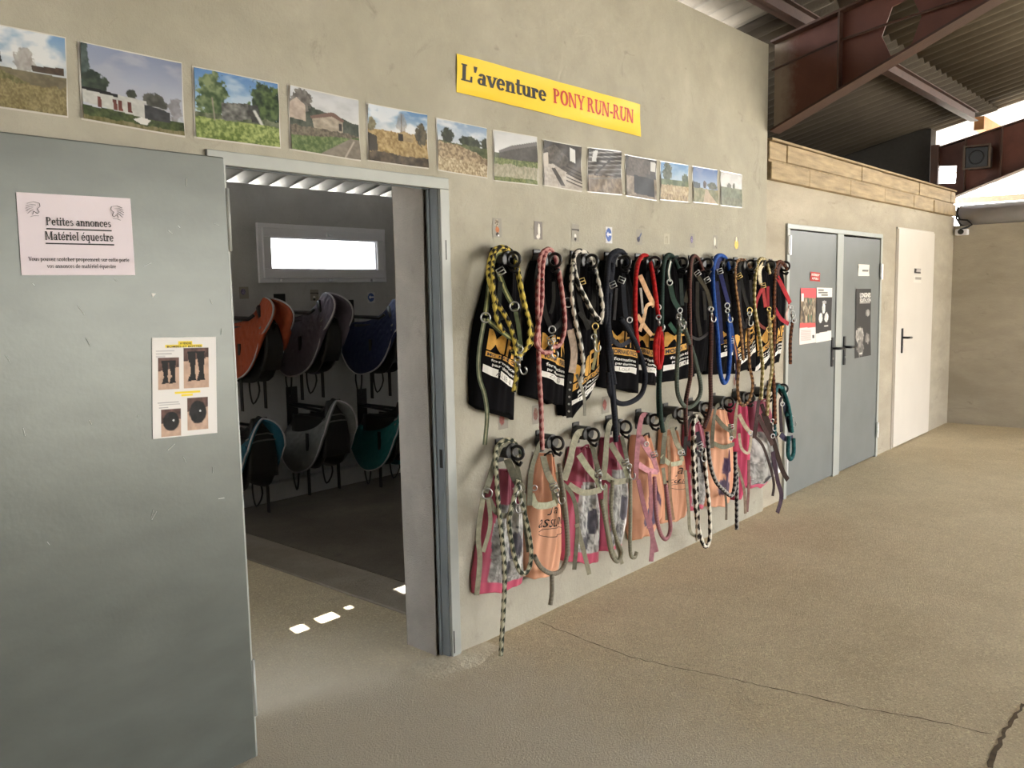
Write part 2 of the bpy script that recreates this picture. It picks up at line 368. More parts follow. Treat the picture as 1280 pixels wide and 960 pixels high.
def purlin(y, x0, x1, m=M_redd):
    z1 = zroof(y) - 0.04; s = MB()
    s.box(x0, y - 0.04, z1 - 0.10, x1, y + 0.04, z1 - 0.092); s.box(x0, y - 0.04, z1 - 0.008, x1, y + 0.04, z1); s.box(x0, y - 0.004, z1 - 0.10, x1, y + 0.004, z1)
    o = s.build('purlin', m); return tag(o, '', 'purlin')
tag(purlin(-0.16, -5.98, 10.4), 'rust brown steel purlin under the roof sheets, crossing above the red rafter near the wall', 'purlin')
M_orange = mat('orange_timber', L3(196, 140, 92), 0.7, 0, 0.15, 8)  # the timber's own orange colour
OL = ('orange timber purlin under the bright translucent roof, beyond the loudspeaker', 'orange timber purlin further out under the translucent roof, at the right picture edge')
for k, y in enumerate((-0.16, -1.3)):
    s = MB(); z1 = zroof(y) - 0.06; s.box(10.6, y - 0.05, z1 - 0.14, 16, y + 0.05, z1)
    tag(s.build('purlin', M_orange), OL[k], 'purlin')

def splash_mat():
    """red primer with a ragged band of plaster where the wall was rendered against it"""
    m, t, b_ = base_mat('plaster_splashed_primer'); n = t.nodes; l = t.links
    g = n.new('ShaderNodeNewGeometry'); sx = n.new('ShaderNodeSeparateXYZ'); l.new(g.outputs['Position'], sx.inputs[0])
    no = n.new('ShaderNodeTexNoise'); no.inputs['Scale'].default_value = 14; no.inputs['Detail'].default_value = 9; no.inputs['Roughness'].default_value = 0.75; l.new(g.outputs['Position'], no.inputs['Vector'])
    ma = n.new('ShaderNodeMath'); ma.operation = 'MULTIPLY_ADD'; l.new(no.outputs['Fac'], ma.inputs[0]); ma.inputs[1].default_value = 0.16; l.new(sx.outputs[1], ma.inputs[2])
    mr = n.new('ShaderNodeMapRange'); mr.inputs['From Min'].default_value = -0.10; mr.inputs['From Max'].default_value = 0.02; l.new(ma.outputs[0], mr.inputs['Value'])
    n2 = n.new('ShaderNodeTexNoise'); n2.inputs['Scale'].default_value = 9; n2.inputs['Detail'].default_value = 6; l.new(g.outputs['Position'], n2.inputs['Vector'])
    r = n.new('ShaderNodeValToRGB'); r.color_ramp.elements[0].color = (*L3(80, 44, 36), 1); r.color_ramp.elements[1].color = (*L3(106, 62, 50), 1); l.new(n2.outputs['Fac'], r.inputs[0])
    mx = n.new('ShaderNodeMix'); mx.data_type = 'RGBA'; l.new(mr.outputs['Result'], mx.inputs['Factor'])
    A = [i for i in mx.inputs if i.name == 'A' and i.type == 'RGBA'][0]; B = [i for i in mx.inputs if i.name == 'B' and i.type == 'RGBA'][0]
    l.new(r.outputs[0], A); B.default_value = (*L3(140, 126, 112), 1); l.new([o for o in mx.outputs if o.type == 'RGBA'][0], b_.inputs['Base Color']); b_.inputs['Roughness'].default_value = 0.65
    return m
# castellated, haunched rafters (plane x = const), web with hexagonal holes
def rafter(x, name, lab, ystart, zb, zt, hexes, splash, stiff, brace=True):
    root = thing(name, (x, ystart, zb(ystart)), lab, 'rafter')
    W = 0.012; yend = -7.5
    # web: triangulated strip between bottom and top edge, holes as separate clear panels bounded by columns
    bm = bmesh.new()
    N = 60
    outer = [(ystart, zb(ystart))] + [(yy, zb(yy)) for yy in np.linspace(ystart, -2.4, 14)[1:]] + [(yy, zt(yy)) for yy in np.linspace(-2.4, ystart, 14)]
    loops = [outer] + hexes
    edges = []
    for lp in loops:
        vs_ = [bm.verts.new((x, p, q)) for p, q in lp]
        for i in range(len(vs_)): edges.append(bm.edges.new((vs_[i], vs_[(i + 1) % len(vs_)])))
    bmesh.ops.triangle_fill(bm, use_beauty=True, use_dissolve=False, edges=edges)
    me = bpy.data.meshes.new('web'); bm.to_mesh(me); bm.free(); me.materials.append(M_red)
    # drop triangles whose centre is inside a hole
    bm = bmesh.new(); bm.from_mesh(me)
    def inside(py, pz, lp):
        r = False; j = len(lp) - 1
        for i in range(len(lp)):
            if (lp[i][1] > pz) != (lp[j][1] > pz) and py < (lp[j][0] - lp[i][0]) * (pz - lp[i][1]) / (lp[j][1] - lp[i][1]) + lp[i][0]: r = not r
            j = i
        return r
    dead = [f for f in bm.faces if any(inside(f.calc_center_median().y, f.calc_center_median().z, h) for h in hexes)]
    bmesh.ops.delete(bm, geom=dead, context='FACES'); bm.to_mesh(me); bm.free()
    o = bpy.data.objects.new('web', me); COL.objects.link(o); o.parent = root; o.matrix_parent_inverse = Matrix.Translation(root.location).inverted()
    sm = o.modifiers.new('thick', 'SOLIDIFY'); sm.thickness = W; sm.offset = 0
    if splash: o.data.materials[0] = splash_mat()
    for nm, fz, off in (('lower_flange', zb, -0.006), ('upper_flange', zt, 0.006)):
        s = MB(); ys = np.linspace(ystart, -2.4, 14)
        for a, c in zip(ys[:-1], ys[1:]): s.bar((x, a, fz(a) + off), (x, c, fz(c) + off), 0.15, 0.014)
        s.build(nm, M_redd, root)
    s = MB(); s.bar((x, -2.38, zt(-2.38) - 0.12), (x, yend, zt(yend) - 0.12), 0.14, 0.24); s.build('rafter_continuation', M_red, root)
    for ys_ in stiff:
        s = MB(); s.box(x - 0.07, ys_ - 0.006, zb(ys_), x + 0.07, ys_ + 0.006, zt(ys_)); s.build('stiffener', M_redd, root)
    return root
def hexa(cy, cz, ry, rz, sl): return [(cy + ry * a, cz + rz * c + sl * ry * a) for a, c in ((-0.5, -1), (0.5, -1), (1, 0), (0.5, 1), (-0.5, 1), (-1, 0))]
zbA = lambda y: 2.63 - 0.42 * y if y > -1.7 else 2.63 + 0.714 - 0.225 * (y + 1.7)
ztA = lambda y: 3.20 - RS * y
ra = rafter(5.66, 'rafter', 'oxide red castellated steel rafter starting beside the tall rendered wall', -0.02, zbA, ztA,
       [hexa(-0.83, 3.15, 0.115, 0.145, -0.3), [(-1.02, 3.30), (-1.22, 3.38), (-1.30, 3.42), (-1.26, 3.44), (-1.0, 3.36)]], True, [-0.47])
s = MB(); s.tube([atx(1050, 112, 5.62), atx(1048, 25, 5.62)], 0.006, 6); s.tube([atx(965, 88, 5.63), atx(1045, 52, 5.62), atx(1100, 33, 5.62), atx(1230, -10, 5.62)], 0.008, 6)
s.build('conduit', M_redd, ra)
zbB = lambda y: 2.56 - 0.36 * (y) ; ztB = lambda y: 3.13 - RS * y
rb = rafter(10.5, 'rafter', 'dark far rafter above the end wall carrying the loudspeaker', 0.27, zbB, ztB,
       [[(0.20, 2.70), (0.03, 2.69), (0.02, 2.88), (0.205, 2.895)]], False, [-0.07, -0.42])
s = MB(); s.box(10.40, 0.19, 2.5, 10.47, 0.27, 3.12); tag(bevel(s.build('steel_post', M_redd)), 'short brown steel post standing on the timber beam by the gable', 'post')

# loudspeaker on the far rafter
sp_ = thing('loudspeaker', (10.36, -0.22, 2.82), 'black square loudspeaker mounted on the dark far rafter', 'loudspeaker')
s = MB(); s.box(10.28, -0.335, 2.81, 10.48, -0.11, 3.03); bevel(s.build('cabinet', M_black, sp_), 0.01)
s = MB(); zz = [(-0.355, 2.80, -0.335, 3.05), (-0.11, 2.80, -0.09, 3.05)]
for a in zz: s.box(10.27, a[0], a[1], 10.29, a[2], a[3])
s.box(10.27, -0.335, 2.80, 10.29, -0.11, 2.815); s.box(10.27, -0.335, 3.035, 10.29, -0.11, 3.05); s.build('front_frame', mat('brown_grey_trim', L3(92, 78, 66), 0.6), sp_)
s = MB(); s.torus((10.275, -0.22, 2.92), 0.07, 0.008, (1, 0, 0), 6, 20); s.build('cone_ring', M_iron, sp_, True)

# timber beam: two courses of short rough boards on top of the right-hand wall
beam = thing('timber_beam', (5.62, 0.0, 2.31), 'pale rough-sawn timber beam of two board courses above the grey doors', 'beam')
rnd = random.Random(11)
for row, (z0, z1, yo) in enumerate(((2.315, 2.437, -0.02), (2.450, 2.572, -0.012))):
    x = 5.62 + (0.0 if row else 0.02)
    while x < 10.3:
        L_ = rnd.choice((0.28, 0.38, 0.5, 0.66, 0.85)); x1 = min(x + L_, 10.34)
        s = MB(); yo2 = yo + rnd.uniform(-0.008, 0.006)
        s.box(x + 0.001, yo2, z0 + rnd.uniform(0, 0.003), x1 - 0.001, 0.2, z1 - rnd.uniform(0, 0.003)); bevel(s.build('board', rnd.choice((M_wood, M_wood, M_wood2)), beam), 0.006)
        x = x1
s = MB(); s.box(5.62, -0.028, 2.575, 10.34, 0.2, 2.592); bevel(s.build('cap_board', M_wood2, beam), 0.003)
s = MB(); s.box(5.62, 0.0, 2.436, 10.34, 0.19, 2.451); s.build('joint', M_wood2, beam)

# gutter-like grey beam above the end wall
s = MB(); prof = [(math.cos(a) * 0.10 + XE + 0.05, math.sin(a) * 0.115 + 2.33) for a in np.linspace(0, 2 * math.pi, 20, endpoint=False)]
s.add([(p, y, q) for y in (-0.02, -2.7) for p, q in prof], [(i, (i + 1) % 20, 20 + (i + 1) % 20, 20 + i) for i in range(20)] + [tuple(range(20))[::-1], tuple(range(20, 40))])
tag(s.build('steel_tube', M_galv, None, True), 'thick grey rounded steel tube lying along the top of the end wall', 'tube')
for z_ in (2.62,):
    s = MB(); s.bar((13.42, 0.8, 2.75), (13.42, -6, 2.62), 0.06, 0.08); tag(s.build('rail', mat('pinkish_rail', L3(190, 150, 130), 0.6)), 'thin reddish rail crossing the bright opening beyond the end wall', 'rail')
    s = MB(); s.bar((13.5, -0.9, 0), (13.5, -0.9, 3.5), 0.06, 0.06); tag(s.build('post', mat('grey_post', L3(180, 175, 170), 0.6)), 'slim pale post standing in the bright opening beyond the end wall', 'post')

# light sensor box with its cable
cb = thing('junction_box', (10.40, -0.06, 2.16), 'small white lamp box with black cable in the corner by the end wall', 'junction box')
c0 = atx(1203, 290, 10.47)
s = MB(); s.box(10.41, c0.y - 0.06, c0.z - 0.035, 10.5, c0.y + 0.06, c0.z + 0.03); bevel(s.build('housing', M_pvc, cb), 0.006)
s = MB(); s.tube([(10.405, c0.y, c0.z - 0.0), (10.395, c0.y, c0.z)], 0.03, 12); s.build('lens', M_black, cb)
s = MB(); s.tube([(10.44, -0.02, 2.42), (10.42, -0.01, 2.30), (10.42, -0.06, 2.22), (10.43, -0.14, 2.20), (10.43, c0.y + 0.03, c0.z + 0.02)], 0.013, 6); s.tube([(10.42, 0.0, 2.38), (10.40, -0.05, 2.28), (10.42, -0.12, 2.27), (10.43, -0.17, 2.22), (10.43, c0.y, c0.z + 0.02)], 0.010, 6); s.build('cable', M_black, cb, True)

# ------------------------------------------------------------------ door frame and doors
fr = MB()
prof = [(0.0, -0.012), (0.050, -0.012), (0.050, 0.045), (0.042, 0.045), (0.042, 0.0), (0.0, 0.0)]
fr.box(2.482, -0.012, 0, 2.534, 0.004, 2.008); fr.box(1.452, -0.012, 2.008, 2.534, 0.004, 2.054); fr.box(1.452, -0.012, 0, 1.500, 0.004, 2.008)
tr2 = struct(bevel(fr.build('trim_2', M_frame), 0.003))
fr = MB(); fr.box(2.476, 0.004, 0, 2.500, 0.045, 2.014); fr.box(1.46, 0.004, 2.014, 2.5, 0.045, 2.05); fr.box(1.46, 0.004, 0, 1.485, 0.055, 1.992)
fr.box(2.468, 0.045, 0, 2.50, 0.062, 2.010); fr.box(1.46, 0.045, 2.010, 2.5, 0.062, 2.05)
struct(bevel(fr.build('trim_3', M_rebate), 0.002))
s = MB(); s.box(2.477, 0.012, 0.84, 2.4755, 0.03, 0.92); s.build('strike_slot', M_black, tr2)
s = MB(); s.box(2.488, -0.0135, 0.02, 2.493, -0.011, 0.12); s.box(2.505, -0.0135, 1.72, 2.509, -0.011, 1.80); s.build('frame_slot', M_black, tr2)
# plastered reveal (right and head), slightly uneven
s = MB(); s.grid(lambda u, v: (2.452 + 0.008 * math.sin(7 * v + 2 * u) * 0.5, 0.062 + 0.191 * u, 2.075 * v), 8, 60, flip=True)
s.grid(lambda u, v: (2.452 + 0.05 * u, 0.253, 2.075 * v), 2, 4); struct(s.build('trim_4', M_reveal, None, True))
s = MB(); s.box(1.46, 0.063, 2.075, 2.5, 0.253, 2.084); struct(s.build('trim_5', M_reveal))

# open steel door lying against the wall
d1 = MB(); d1.box(0.455, -0.052, 0.006, 1.487, -0.014, 2.026); D1 = struct(bevel(d1.build('door_1', M_door), 0.004, 2))
s = MB(); s.box(1.470, -0.050, 0.006, 1.492, -0.018, 2.024); s.build('edge_fold', M_frame, D1)
for z in (1.83, 0.25):
    s = MB(); s.tube([(1.494, -0.046, z - 0.10), (1.494, -0.046, z + 0.10)], 0.008, 10); h = s.build('hinge', M_frame, D1, True)
s = MB(); s.add([at(189, 366, -0.0535), at(195, 367, -0.0535), at(191, 372, -0.0535)], [(0, 2, 1)]); s.build('torn_paper', M_inkwhite, D1)
# scratches on the door: short pale marks
rnd = random.Random(5)
for i in range(26):
    x, z = rnd.uniform(0.8, 1.45), rnd.uniform(0.9, 1.95); a = rnd.uniform(-0.7, 0.7) + (math.pi / 2 if rnd.random() < 0.5 else 0); L_ = rnd.uniform(0.006, 0.03)
    s = MB(); s.bar((x, -0.0524, z), (x + L_ * math.cos(a), -0.0524, z + L_ * math.sin(a)), 0.0012, 0.0022, (0, 1, 0)); s.build('scratch', mat('scratch_pale', L3(182, 184, 180), 0.6), D1)

def handle(root, x, z, sgn, y):
    s = MB(); s.box(x - 0.02, y - 0.010, z - 0.15, x + 0.02, y, z + 0.09); p = bevel(s.build('handle_plate', M_iron, root), 0.004)
    s = MB(); s.tube([(x, y - 0.008, z), (x, y - 0.055, z), (x + sgn * 0.02, y - 0.06, z), (x + sgn * 0.125, y - 0.055, z - 0.005)], 0.011, 8); s.build('lever', M_iron, p, True)
    s = MB(); s.tube([(x, y - 0.009, z - 0.085), (x, y - 0.016, z - 0.085)], 0.009, 10); s.build('key_cylinder', M_chrome, p)
# pair of grey steel doors and white door
f = MB(); f.box(5.985, 0.012, 0, 6.03, 0.06, 2.0); f.box(6.965, 0.012, 0, 7.10, 0.06, 2.0); f.box(8.02, 0.012, 0, 8.065, 0.06, 2.0); f.box(5.985, 0.012, 2.0, 8.065, 0.06, 2.035)
struct(bevel(f.build('trim_6', M_frame), 0.003))
s = MB(); s.box(6.03, 0.022, 0.012, 6.965, 0.06, 1.992); D2 = struct(bevel(s.build('door_2', M_doorB), 0.003)); handle(D2, 6.905, 1.075, 1, 0.022)
s = MB(); s.box(7.10, 0.022, 0.012, 8.02, 0.06, 1.985); D3 = struct(bevel(s.build('door_3', M_doorB), 0.003)); handle(D3, 7.175, 1.07, 1, 0.022)
s = MB(); s.box(8.50, 0.005, 0.012, 9.675, 0.06, 2.105); D4 = struct(bevel(s.build('door_4', M_white), 0.004)); handle(D4, 8.665, 1.07, 1, 0.005)
s = MB(); s.box(8.488, 0.018, 0, 8.50, 0.06, 2.12); s.box(9.675, 0.018, 0, 9.69, 0.06, 2.12); s.box(8.488, 0.018, 2.105, 9.69, 0.06, 2.12); struct(s.build('trim_7', M_white))
for D_, x, z in ((D2, 6.012, 1.88), (D3, 8.035, 1.70), (D2, 6.012, 0.25), (D3, 8.035, 0.25)):
    s = MB(); s.tube([(x, 0.006, z - 0.07), (x, 0.006, z + 0.07)], 0.012, 10); s.box(x - 0.025, 0.004, z - 0.065, x + 0.025, 0.013, z + 0.065); s.build('hinge', M_zinc, D_)

# tack-room window
s = MB(); F = 0.035; y0, y1 = YR - 0.022, YR + 0.05
def ring(s, x0, x1, z0, z1, t, y0, y1): s.box(x0, y0, z0, x1, y1, z0 + t); s.box(x0, y0, z1 - t, x1, y1, z1); s.box(x0, y0, z0 + t, x0 + t, y1, z1 - t); s.box(x1 - t, y0, z0 + t, x1, y1, z1 - t)
ring(s, wx0 - 0.01, wx1 + 0.01, wz0 - 0.01, wz1 + 0.01, 0.035, YR - 0.022, YR + 0.06); WN = struct(bevel(s.build('window_1', M_pvc), 0.003))
s = MB(); ring(s, wx0 + 0.025, wx1 - 0.025, wz0 + 0.025, wz1 - 0.025, 0.07, YR - 0.04, YR + 0.04); bevel(s.build('sash', M_pvc, WN), 0.005)
s = MB(); ring(s, wx0 + 0.09, wx1 - 0.09, wz0 + 0.09, wz1 - 0.09, 0.012, YR - 0.02, YR + 0.02); s.build('glazing_bead', M_pvc, WN)
s = MB(); s.box(wx0 + 0.095, YR + 0.0, wz0 + 0.095, wx1 - 0.095, YR + 0.006, wz1 - 0.095); s.build('pane', M_glass, WN)
s = MB(); s.box(4.27, YR - 0.055, 2.055, 4.31, YR - 0.04, 2.09); s.box(4.29, YR - 0.07, 2.066, 4.43, YR - 0.055, 2.08); bevel(s.build('window_handle', M_pvc, WN), 0.003)
for x in (3.86, 4.33, 4.76):
    s = MB(); s.box(x - 0.03, YR - 0.048, wz0 - 0.004, x + 0.03, YR - 0.02, wz0 + 0.018); bevel(s.build('hinge', M_pvc, WN), 0.003)
# dark rail / kerb along the foot of the tack-room wall
s = MB(); s.box(-0.4, YR - 0.10, 0.0, 5.6, YR, 0.14); struct(bevel(s.build('baseboard_far', M_room), 0.01))
# ------------------------------------------------------------------ lettering
def V(x, y0, y1, w=0.2, top=1, bot=1):
    r = [('r', x, y0, x + w, y1)]
    if top: r.append(('r', x - 0.08, y1 - 0.09, x + w + 0.08, y1))
    if bot: r.append(('r', x - 0.08, y0, x + w + 0.08, y0 + 0.09))
    return r
E_ = [('a', .34, .34, .32, .36, 10, 322, .18, .1), ('r', .08, .31, .63, .40)]
NAR = [('a', .42, .42, .26, .26, 0, 180, .18, .1), ('r', .5, 0, .68, .43), ('r', .42, 0, .76, .08)]
NST = [('r', .08, 0, .26, .68), ('r', 0, .6, .26, .68), ('r', 0, 0, .34, .08)]
GL = {
 'L': (V(.1, 0, 1) + [('r', .1, 0, .75, .1), ('q', .63, 0, .77, 0, .77, .36, .7, .36)], .86),
 'P': (V(.1, 0, 1) + [('a', .36, .74, .38, .26, -90, 90, .2, .1), ('r', .25, .9, .37, 1), ('r', .25, .48, .37, .58)], .84),
 'R': (V(.1, 0, 1) + [('a', .36, .74, .38, .26, -90, 90, .2, .1), ('r', .25, .9, .37, 1), ('r', .25, .48, .37, .58), ('q', .40, .52, .6, .52, .95, 0, .72, 0), ('r', .68, 0, 1.0, .09)], 1.02),
 'O': ([('a', .52, .5, .48, .52, 0, 360, .22, .1)], 1.06),
 'N': (V(.1, 0, 1, .1) + [('q', .04, 1, .28, 1, .96, 0, .74, 0)] + V(.84, 0, 1, .1, 1, 0), 1.12),
 'Y': ([('q', .02, 1, .26, 1, .6, .42, .42, .42), ('q', .8, 1, .93, 1, .6, .42, .5, .42), ('r', -.04, .91, .36, 1), ('r', .68, .91, 1.0, 1)] + V(.41, 0, .48, .2, 0, 1), .98),
 'U': ([('r', .12, .3, .32, 1), ('r', .02, .91, .42, 1), ('r', .79, .3, .89, 1), ('r', .68, .91, 1.0, 1), ('a', .505, .34, .385, .36, 180, 360, .2, .12)], 1.04),
 'M': (V(.1, 0, 1, .1) + [('q', .06, 1, .3, 1, .66, .05, .54, .05), ('q', .9, 1, 1.02, 1, .66, .05, .56, .05)] + V(.92, 0, 1, .2), 1.26),
 'V': ([('q', .02, 1, .26, 1, .58, 0, .42, 0), ('q', .8, 1, .92, 1, .58, 0, .49, 0), ('r', -.04, .91, .36, 1), ('r', .68, .91, 1.0, 1)], .96),
 '-': ([('r', .06, .3, .44, .43)], .5), "'": ([('q', .06, 1, .26, 1, .17, .64, .09, .64)], .32), ' ': ([], .36),
 'a': ([('a', .27, .2, .25, .21, 0, 360, .15, .08), ('r', .4, 0, .58, .48), ('a', .33, .46, .25, .23, 0, 165, .17, .1), ('r', .4, 0, .68, .08)], .7),
 'e': (E_, .72), 'é': (E_ + [('q', .3, .78, .42, .78, .58, 1, .42, 1)], .72), 'c': ([('a', .34, .34, .32, .36, 35, 325, .18, .1), ('a', .54, .52, .1, .1, 0, 360, .1, .1)], .68),
 'o': ([('a', .36, .34, .35, .36, 0, 360, .18, .09)], .74),
 'v': ([('q', .0, .68, .22, .68, .46, 0, .31, 0), ('q', .6, .68, .71, .68, .46, 0, .37, 0), ('r', -.04, .6, .3, .68), ('r', .5, .6, .78, .68)], .74),
 'n': (NST + NAR, .8), 'm': (NST + NAR + [('a', .84, .42, .26, .26, 0, 180, .18, .1), ('r', .92, 0, 1.1, .43), ('r', .84, 0, 1.18, .08)], 1.22),
 'u': ([('r', .08, .2, .26, .68), ('r', 0, .6, .26, .68), ('a', .36, .24, .28, .24, 180, 360, .18, .1), ('r', .5, 0, .68, .68), ('r', .42, .6, .68, .68), ('r', .5, 0, .76, .08)], .8),
 'r': (V(.08, 0, .68) + [('a', .36, .44, .22, .24, 40, 180, .14, .12), ('a', .46, .54, .11, .11, 0, 360, .11, .11)], .6),
 't': ([('r', .12, .12, .3, .94), ('a', .32, .15, .2, .15, 180, 350, .18, .1), ('r', 0, .58, .48, .67)], .52),
 'i': (V(.08, 0, .68) + [('a', .18, .88, .11, .11, 0, 360, .11, .11)], .4), 'l': (V(.08, 0, 1), .4),
 's': ([('a', .28, .5, .23, .19, 30, 270, .15, .1), ('a', .3, .2, .25, .2, -150, 90, .15, .1)], .6),
 'q': ([('a', .32, .34, .31, .36, 0, 360, .18, .09), ('r', .46, -.3, .64, .68), ('r', .36, -.3, .74, -.22)], .76),
 'p': ([('r', .1, -.3, .28, .68), ('r', 0, .6, .28, .68), ('r', 0, -.3, .38, -.22), ('a', .43, .34, .31, .36, 0, 360, .18, .09)], .8),
 'd': ([('a', .32, .34, .31, .36, 0, 360, .18, .09), ('r', .46, 0, .64, 1), ('r', .36, .92, .64, 1), ('r', .46, 0, .72, .08)], .78),
 'h': (V(.08, 0, 1) + NAR, .8), 'z': ([('r', 0, .59, .56, .68), ('r', 0, 0, .58, .1), ('q', .36, .6, .56, .6, .2, .08, 0, .08)], .64),
}
def serif_polys(txt):
    out = []; x = 0.0
    for ch in txt:
        prim, adv = GL[ch]
        for p in prim:
            if p[0] == 'r': out.append([(x + p[1], p[2]), (x + p[3], p[2]), (x + p[3], p[4]), (x + p[1], p[4])])
            elif p[0] == 'q': out.append([(x + p[i], p[i + 1]) for i in (1, 3, 5, 7)])
            else:
                _, cx, cy, rx, ry, a0, a1, tw, th = p; n = max(6, int((a1 - a0) / 24))
                for i in range(n):
                    q = []
                    for a in (a0 + (a1 - a0) * i / n, a0 + (a1 - a0) * (i + 1) / n):
                        r = math.radians(a); q.append(((x + cx + rx * math.cos(r), cy + ry * math.sin(r)), (x + cx + max(0, rx - tw) * math.cos(r), cy + max(0, ry - th) * math.sin(r))))
                    out.append([q[0][0], q[1][0], q[1][1], q[0][1]])
        x += adv
    return out, x
_sans = {}
def sans_mesh(txt, bold=0.02, shear=0.0):
    """triangles of a line of built-in font text, normalised to cap height 1"""
    k = (txt, bold, shear)
    if k in _sans: return _sans[k]
    cu = bpy.data.curves.new('t', 'FONT'); cu.body = txt; cu.size = 1; cu.offset = bold; cu.shear = shear; cu.resolution_u = 3
    o = bpy.data.objects.new('t', cu); COL.objects.link(o)
    dg = bpy.context.evaluated_depsgraph_get(); me = bpy.data.meshes.new_from_object(o.evaluated_get(dg))
    bm = bmesh.new(); bm.from_mesh(me); bmesh.ops.triangulate(bm, faces=bm.faces)
    v = [(p.co.x, p.co.y) for p in bm.verts]; bm.verts.index_update(); f = [tuple(q.index for q in t.verts) for t in bm.faces]; bm.free()
    bpy.data.objects.remove(o); bpy.data.curves.remove(cu); bpy.data.meshes.remove(me)
    x0 = min(p[0] for p in v); x1 = max(p[0] for p in v); h = 0.70
    v = [((p[0] - x0) / h, p[1] / h) for p in v]
    _sans[k] = (v, f, (x1 - x0) / h); return _sans[k]

def quad_fn(tl, tr, br, bl, lift=0.0, n=(0, -1, 0)):
    tl, tr, br, bl = map(Vector, (tl, tr, br, bl)); n = Vector(n) * lift
    return lambda u, t: (tl.lerp(tr, u)).lerp(bl.lerp(br, u), t) + n
def put_serif(fn, txt, u0, u1, t_base, t_cap, name, m, parent, underline=0, bold=(0.0,)):
    polys, W = serif_polys(txt); s = MB()
    for sh in bold:
     for p in polys: s.add([fn(u0 + (u1 - u0) * (a + sh) / W, t_base + (t_cap - t_base) * c) for a, c in p], [(0, 1, 2, 3)])
    if underline: s.add([fn(a, t_base + c) for a, c in ((u0, underline), (u1, underline), (u1, underline * 1.5), (u0, underline * 1.5))], [(0, 1, 2, 3)])
    return s.build(name, m, parent)
def put_sans(fn, txt, u0, u1, t_base, t_cap, name, m, parent, bold=0.02, shear=0.0, slope=0.0, s=None):
    v, f, W = sans_mesh(txt, bold, shear); own = s is None; s = s or MB()
    s.add([fn(u0 + (u1 - u0) * a / W, t_base + (t_cap - t_base) * c + slope * a / W) for a, c in v], f)
    return s.build(name, m, parent) if own else s

# ------------------------------------------------------------------ small painter for printed pictures
class Cv:
    def __init__(s, w, h, bg, seed=0):
        s.w, s.h = w, h; s.a = np.ones((h, w, 3)) * np.array(bg, float); s.r = np.random.RandomState(seed)
        s.Y, s.X = np.mgrid[0:h, 0:w]; s.X = (s.X + .5) / w; s.Y = (s.Y + .5) / h
    def noise(s, n, m=None, oct=3):
        o = np.zeros((s.h, s.w)); amp = 1; tot = 0; m = m or n
        for k in range(oct):
            a, b_ = int(n * 2 ** k) + 2, int(m * 2 ** k) + 2
            g = s.r.rand(b_, a); fx = s.X * (a - 1.001); fy = s.Y * (b_ - 1.001); i = fx.astype(int); j = fy.astype(int); fx = fx - i; fy = fy - j
            o += amp * ((g[j, i] * (1 - fx) + g[j, i + 1] * fx) * (1 - fy) + (g[j + 1, i] * (1 - fx) + g[j + 1, i + 1] * fx) * fy); tot += amp; amp *= .55
        return o / tot
    def mix(s, mask, col):
        mask = np.clip(mask, 0, 1)[..., None]; s.a = s.a * (1 - mask) + np.array(col, float) * mask; return s
    def sky(s, top, bot, cloud, amt, yb=1.0):
        t = np.clip(s.Y / yb, 0, 1)[..., None]; s.a = np.array(top, float) * (1 - t) + np.array(bot, float) * t
        s.mix(np.clip((s.noise(3, 5, 4) - .5) * 5 + .3, 0, 1) * amt, cloud); return s
    def land(s, y, rough, c0, c1, fx=14, fy=10):
        edge = y if callable(y) else (lambda x: y + 0 * x)
        e = edge(s.X) + (s.noise(12, 2) - .5) * rough; m = (s.Y > e).astype(float); n = np.clip((s.noise(fx, fy, 4) - .3) * 2.5, 0, 1)[..., None]
        c = np.array(c0, float) * (1 - n) + np.array(c1, float) * n; s.a = s.a * (1 - m[..., None]) + c * m[..., None]; return s
    def blob(s, x, y, rx, ry, c0, c1, soft=.5, dens=1.0):
        d = ((s.X - x) / rx) ** 2 + ((s.Y - y) / ry) ** 2; n = s.noise(26, 20, 3)
        m = np.clip((1.15 - d - (n - .5) * 2.4 * soft) * 5, 0, 1) * dens; k = np.clip((s.noise(22, 16, 2) - .3) * 2.2, 0, 1)[..., None]
        c = np.array(c0, float) * (1 - k) + np.array(c1, float) * k; s.a = s.a * (1 - m[..., None]) + c * m[..., None]; return s
    def poly(s, pts, col, nz=0.0):
        ins = np.zeros((s.h, s.w), bool); j = len(pts) - 1
        for i in range(len(pts)):
            (xi, yi), (xj, yj) = pts[i], pts[j]
            with np.errstate(divide='ignore', invalid='ignore'):
                c = ((yi > s.Y) != (yj > s.Y)) & (s.X < (xj - xi) * (s.Y - yi) / (yj - yi + 1e-12) + xi)
            ins ^= c; j = i
        n = 1 + (s.noise(20, 20, 2) - .5)[..., None] * nz
        s.a = np.where(ins[..., None], np.array(col, float) * n, s.a); return s
    def line(s, x0, y0, x1, y1, wd, col):
        dx, dy = x1 - x0, y1 - y0; t = np.clip(((s.X - x0) * dx + (s.Y - y0) * dy) / (dx * dx + dy * dy + 1e-9), 0, 1)
        d = np.hypot(s.X - x0 - t * dx, (s.Y - y0 - t * dy)); return s.mix(1.5 - d / wd, col)
    def cols(s, sat=1.0, val=1.0):
        g_ = s.a.mean(axis=2, keepdims=True); a = lin(np.clip((g_ + (s.a - g_) * sat) * val, 0, 255)); h, w_ = s.h, s.w
        return lambda u, t: a[min(h - 1, max(0, int(t * h))), min(w_ - 1, max(0, int(u * w_)))]
def grass(c, y, c0=(70, 88, 36), c1=(140, 150, 80)): return c.land(y, .02, c0, c1, 40, 30)
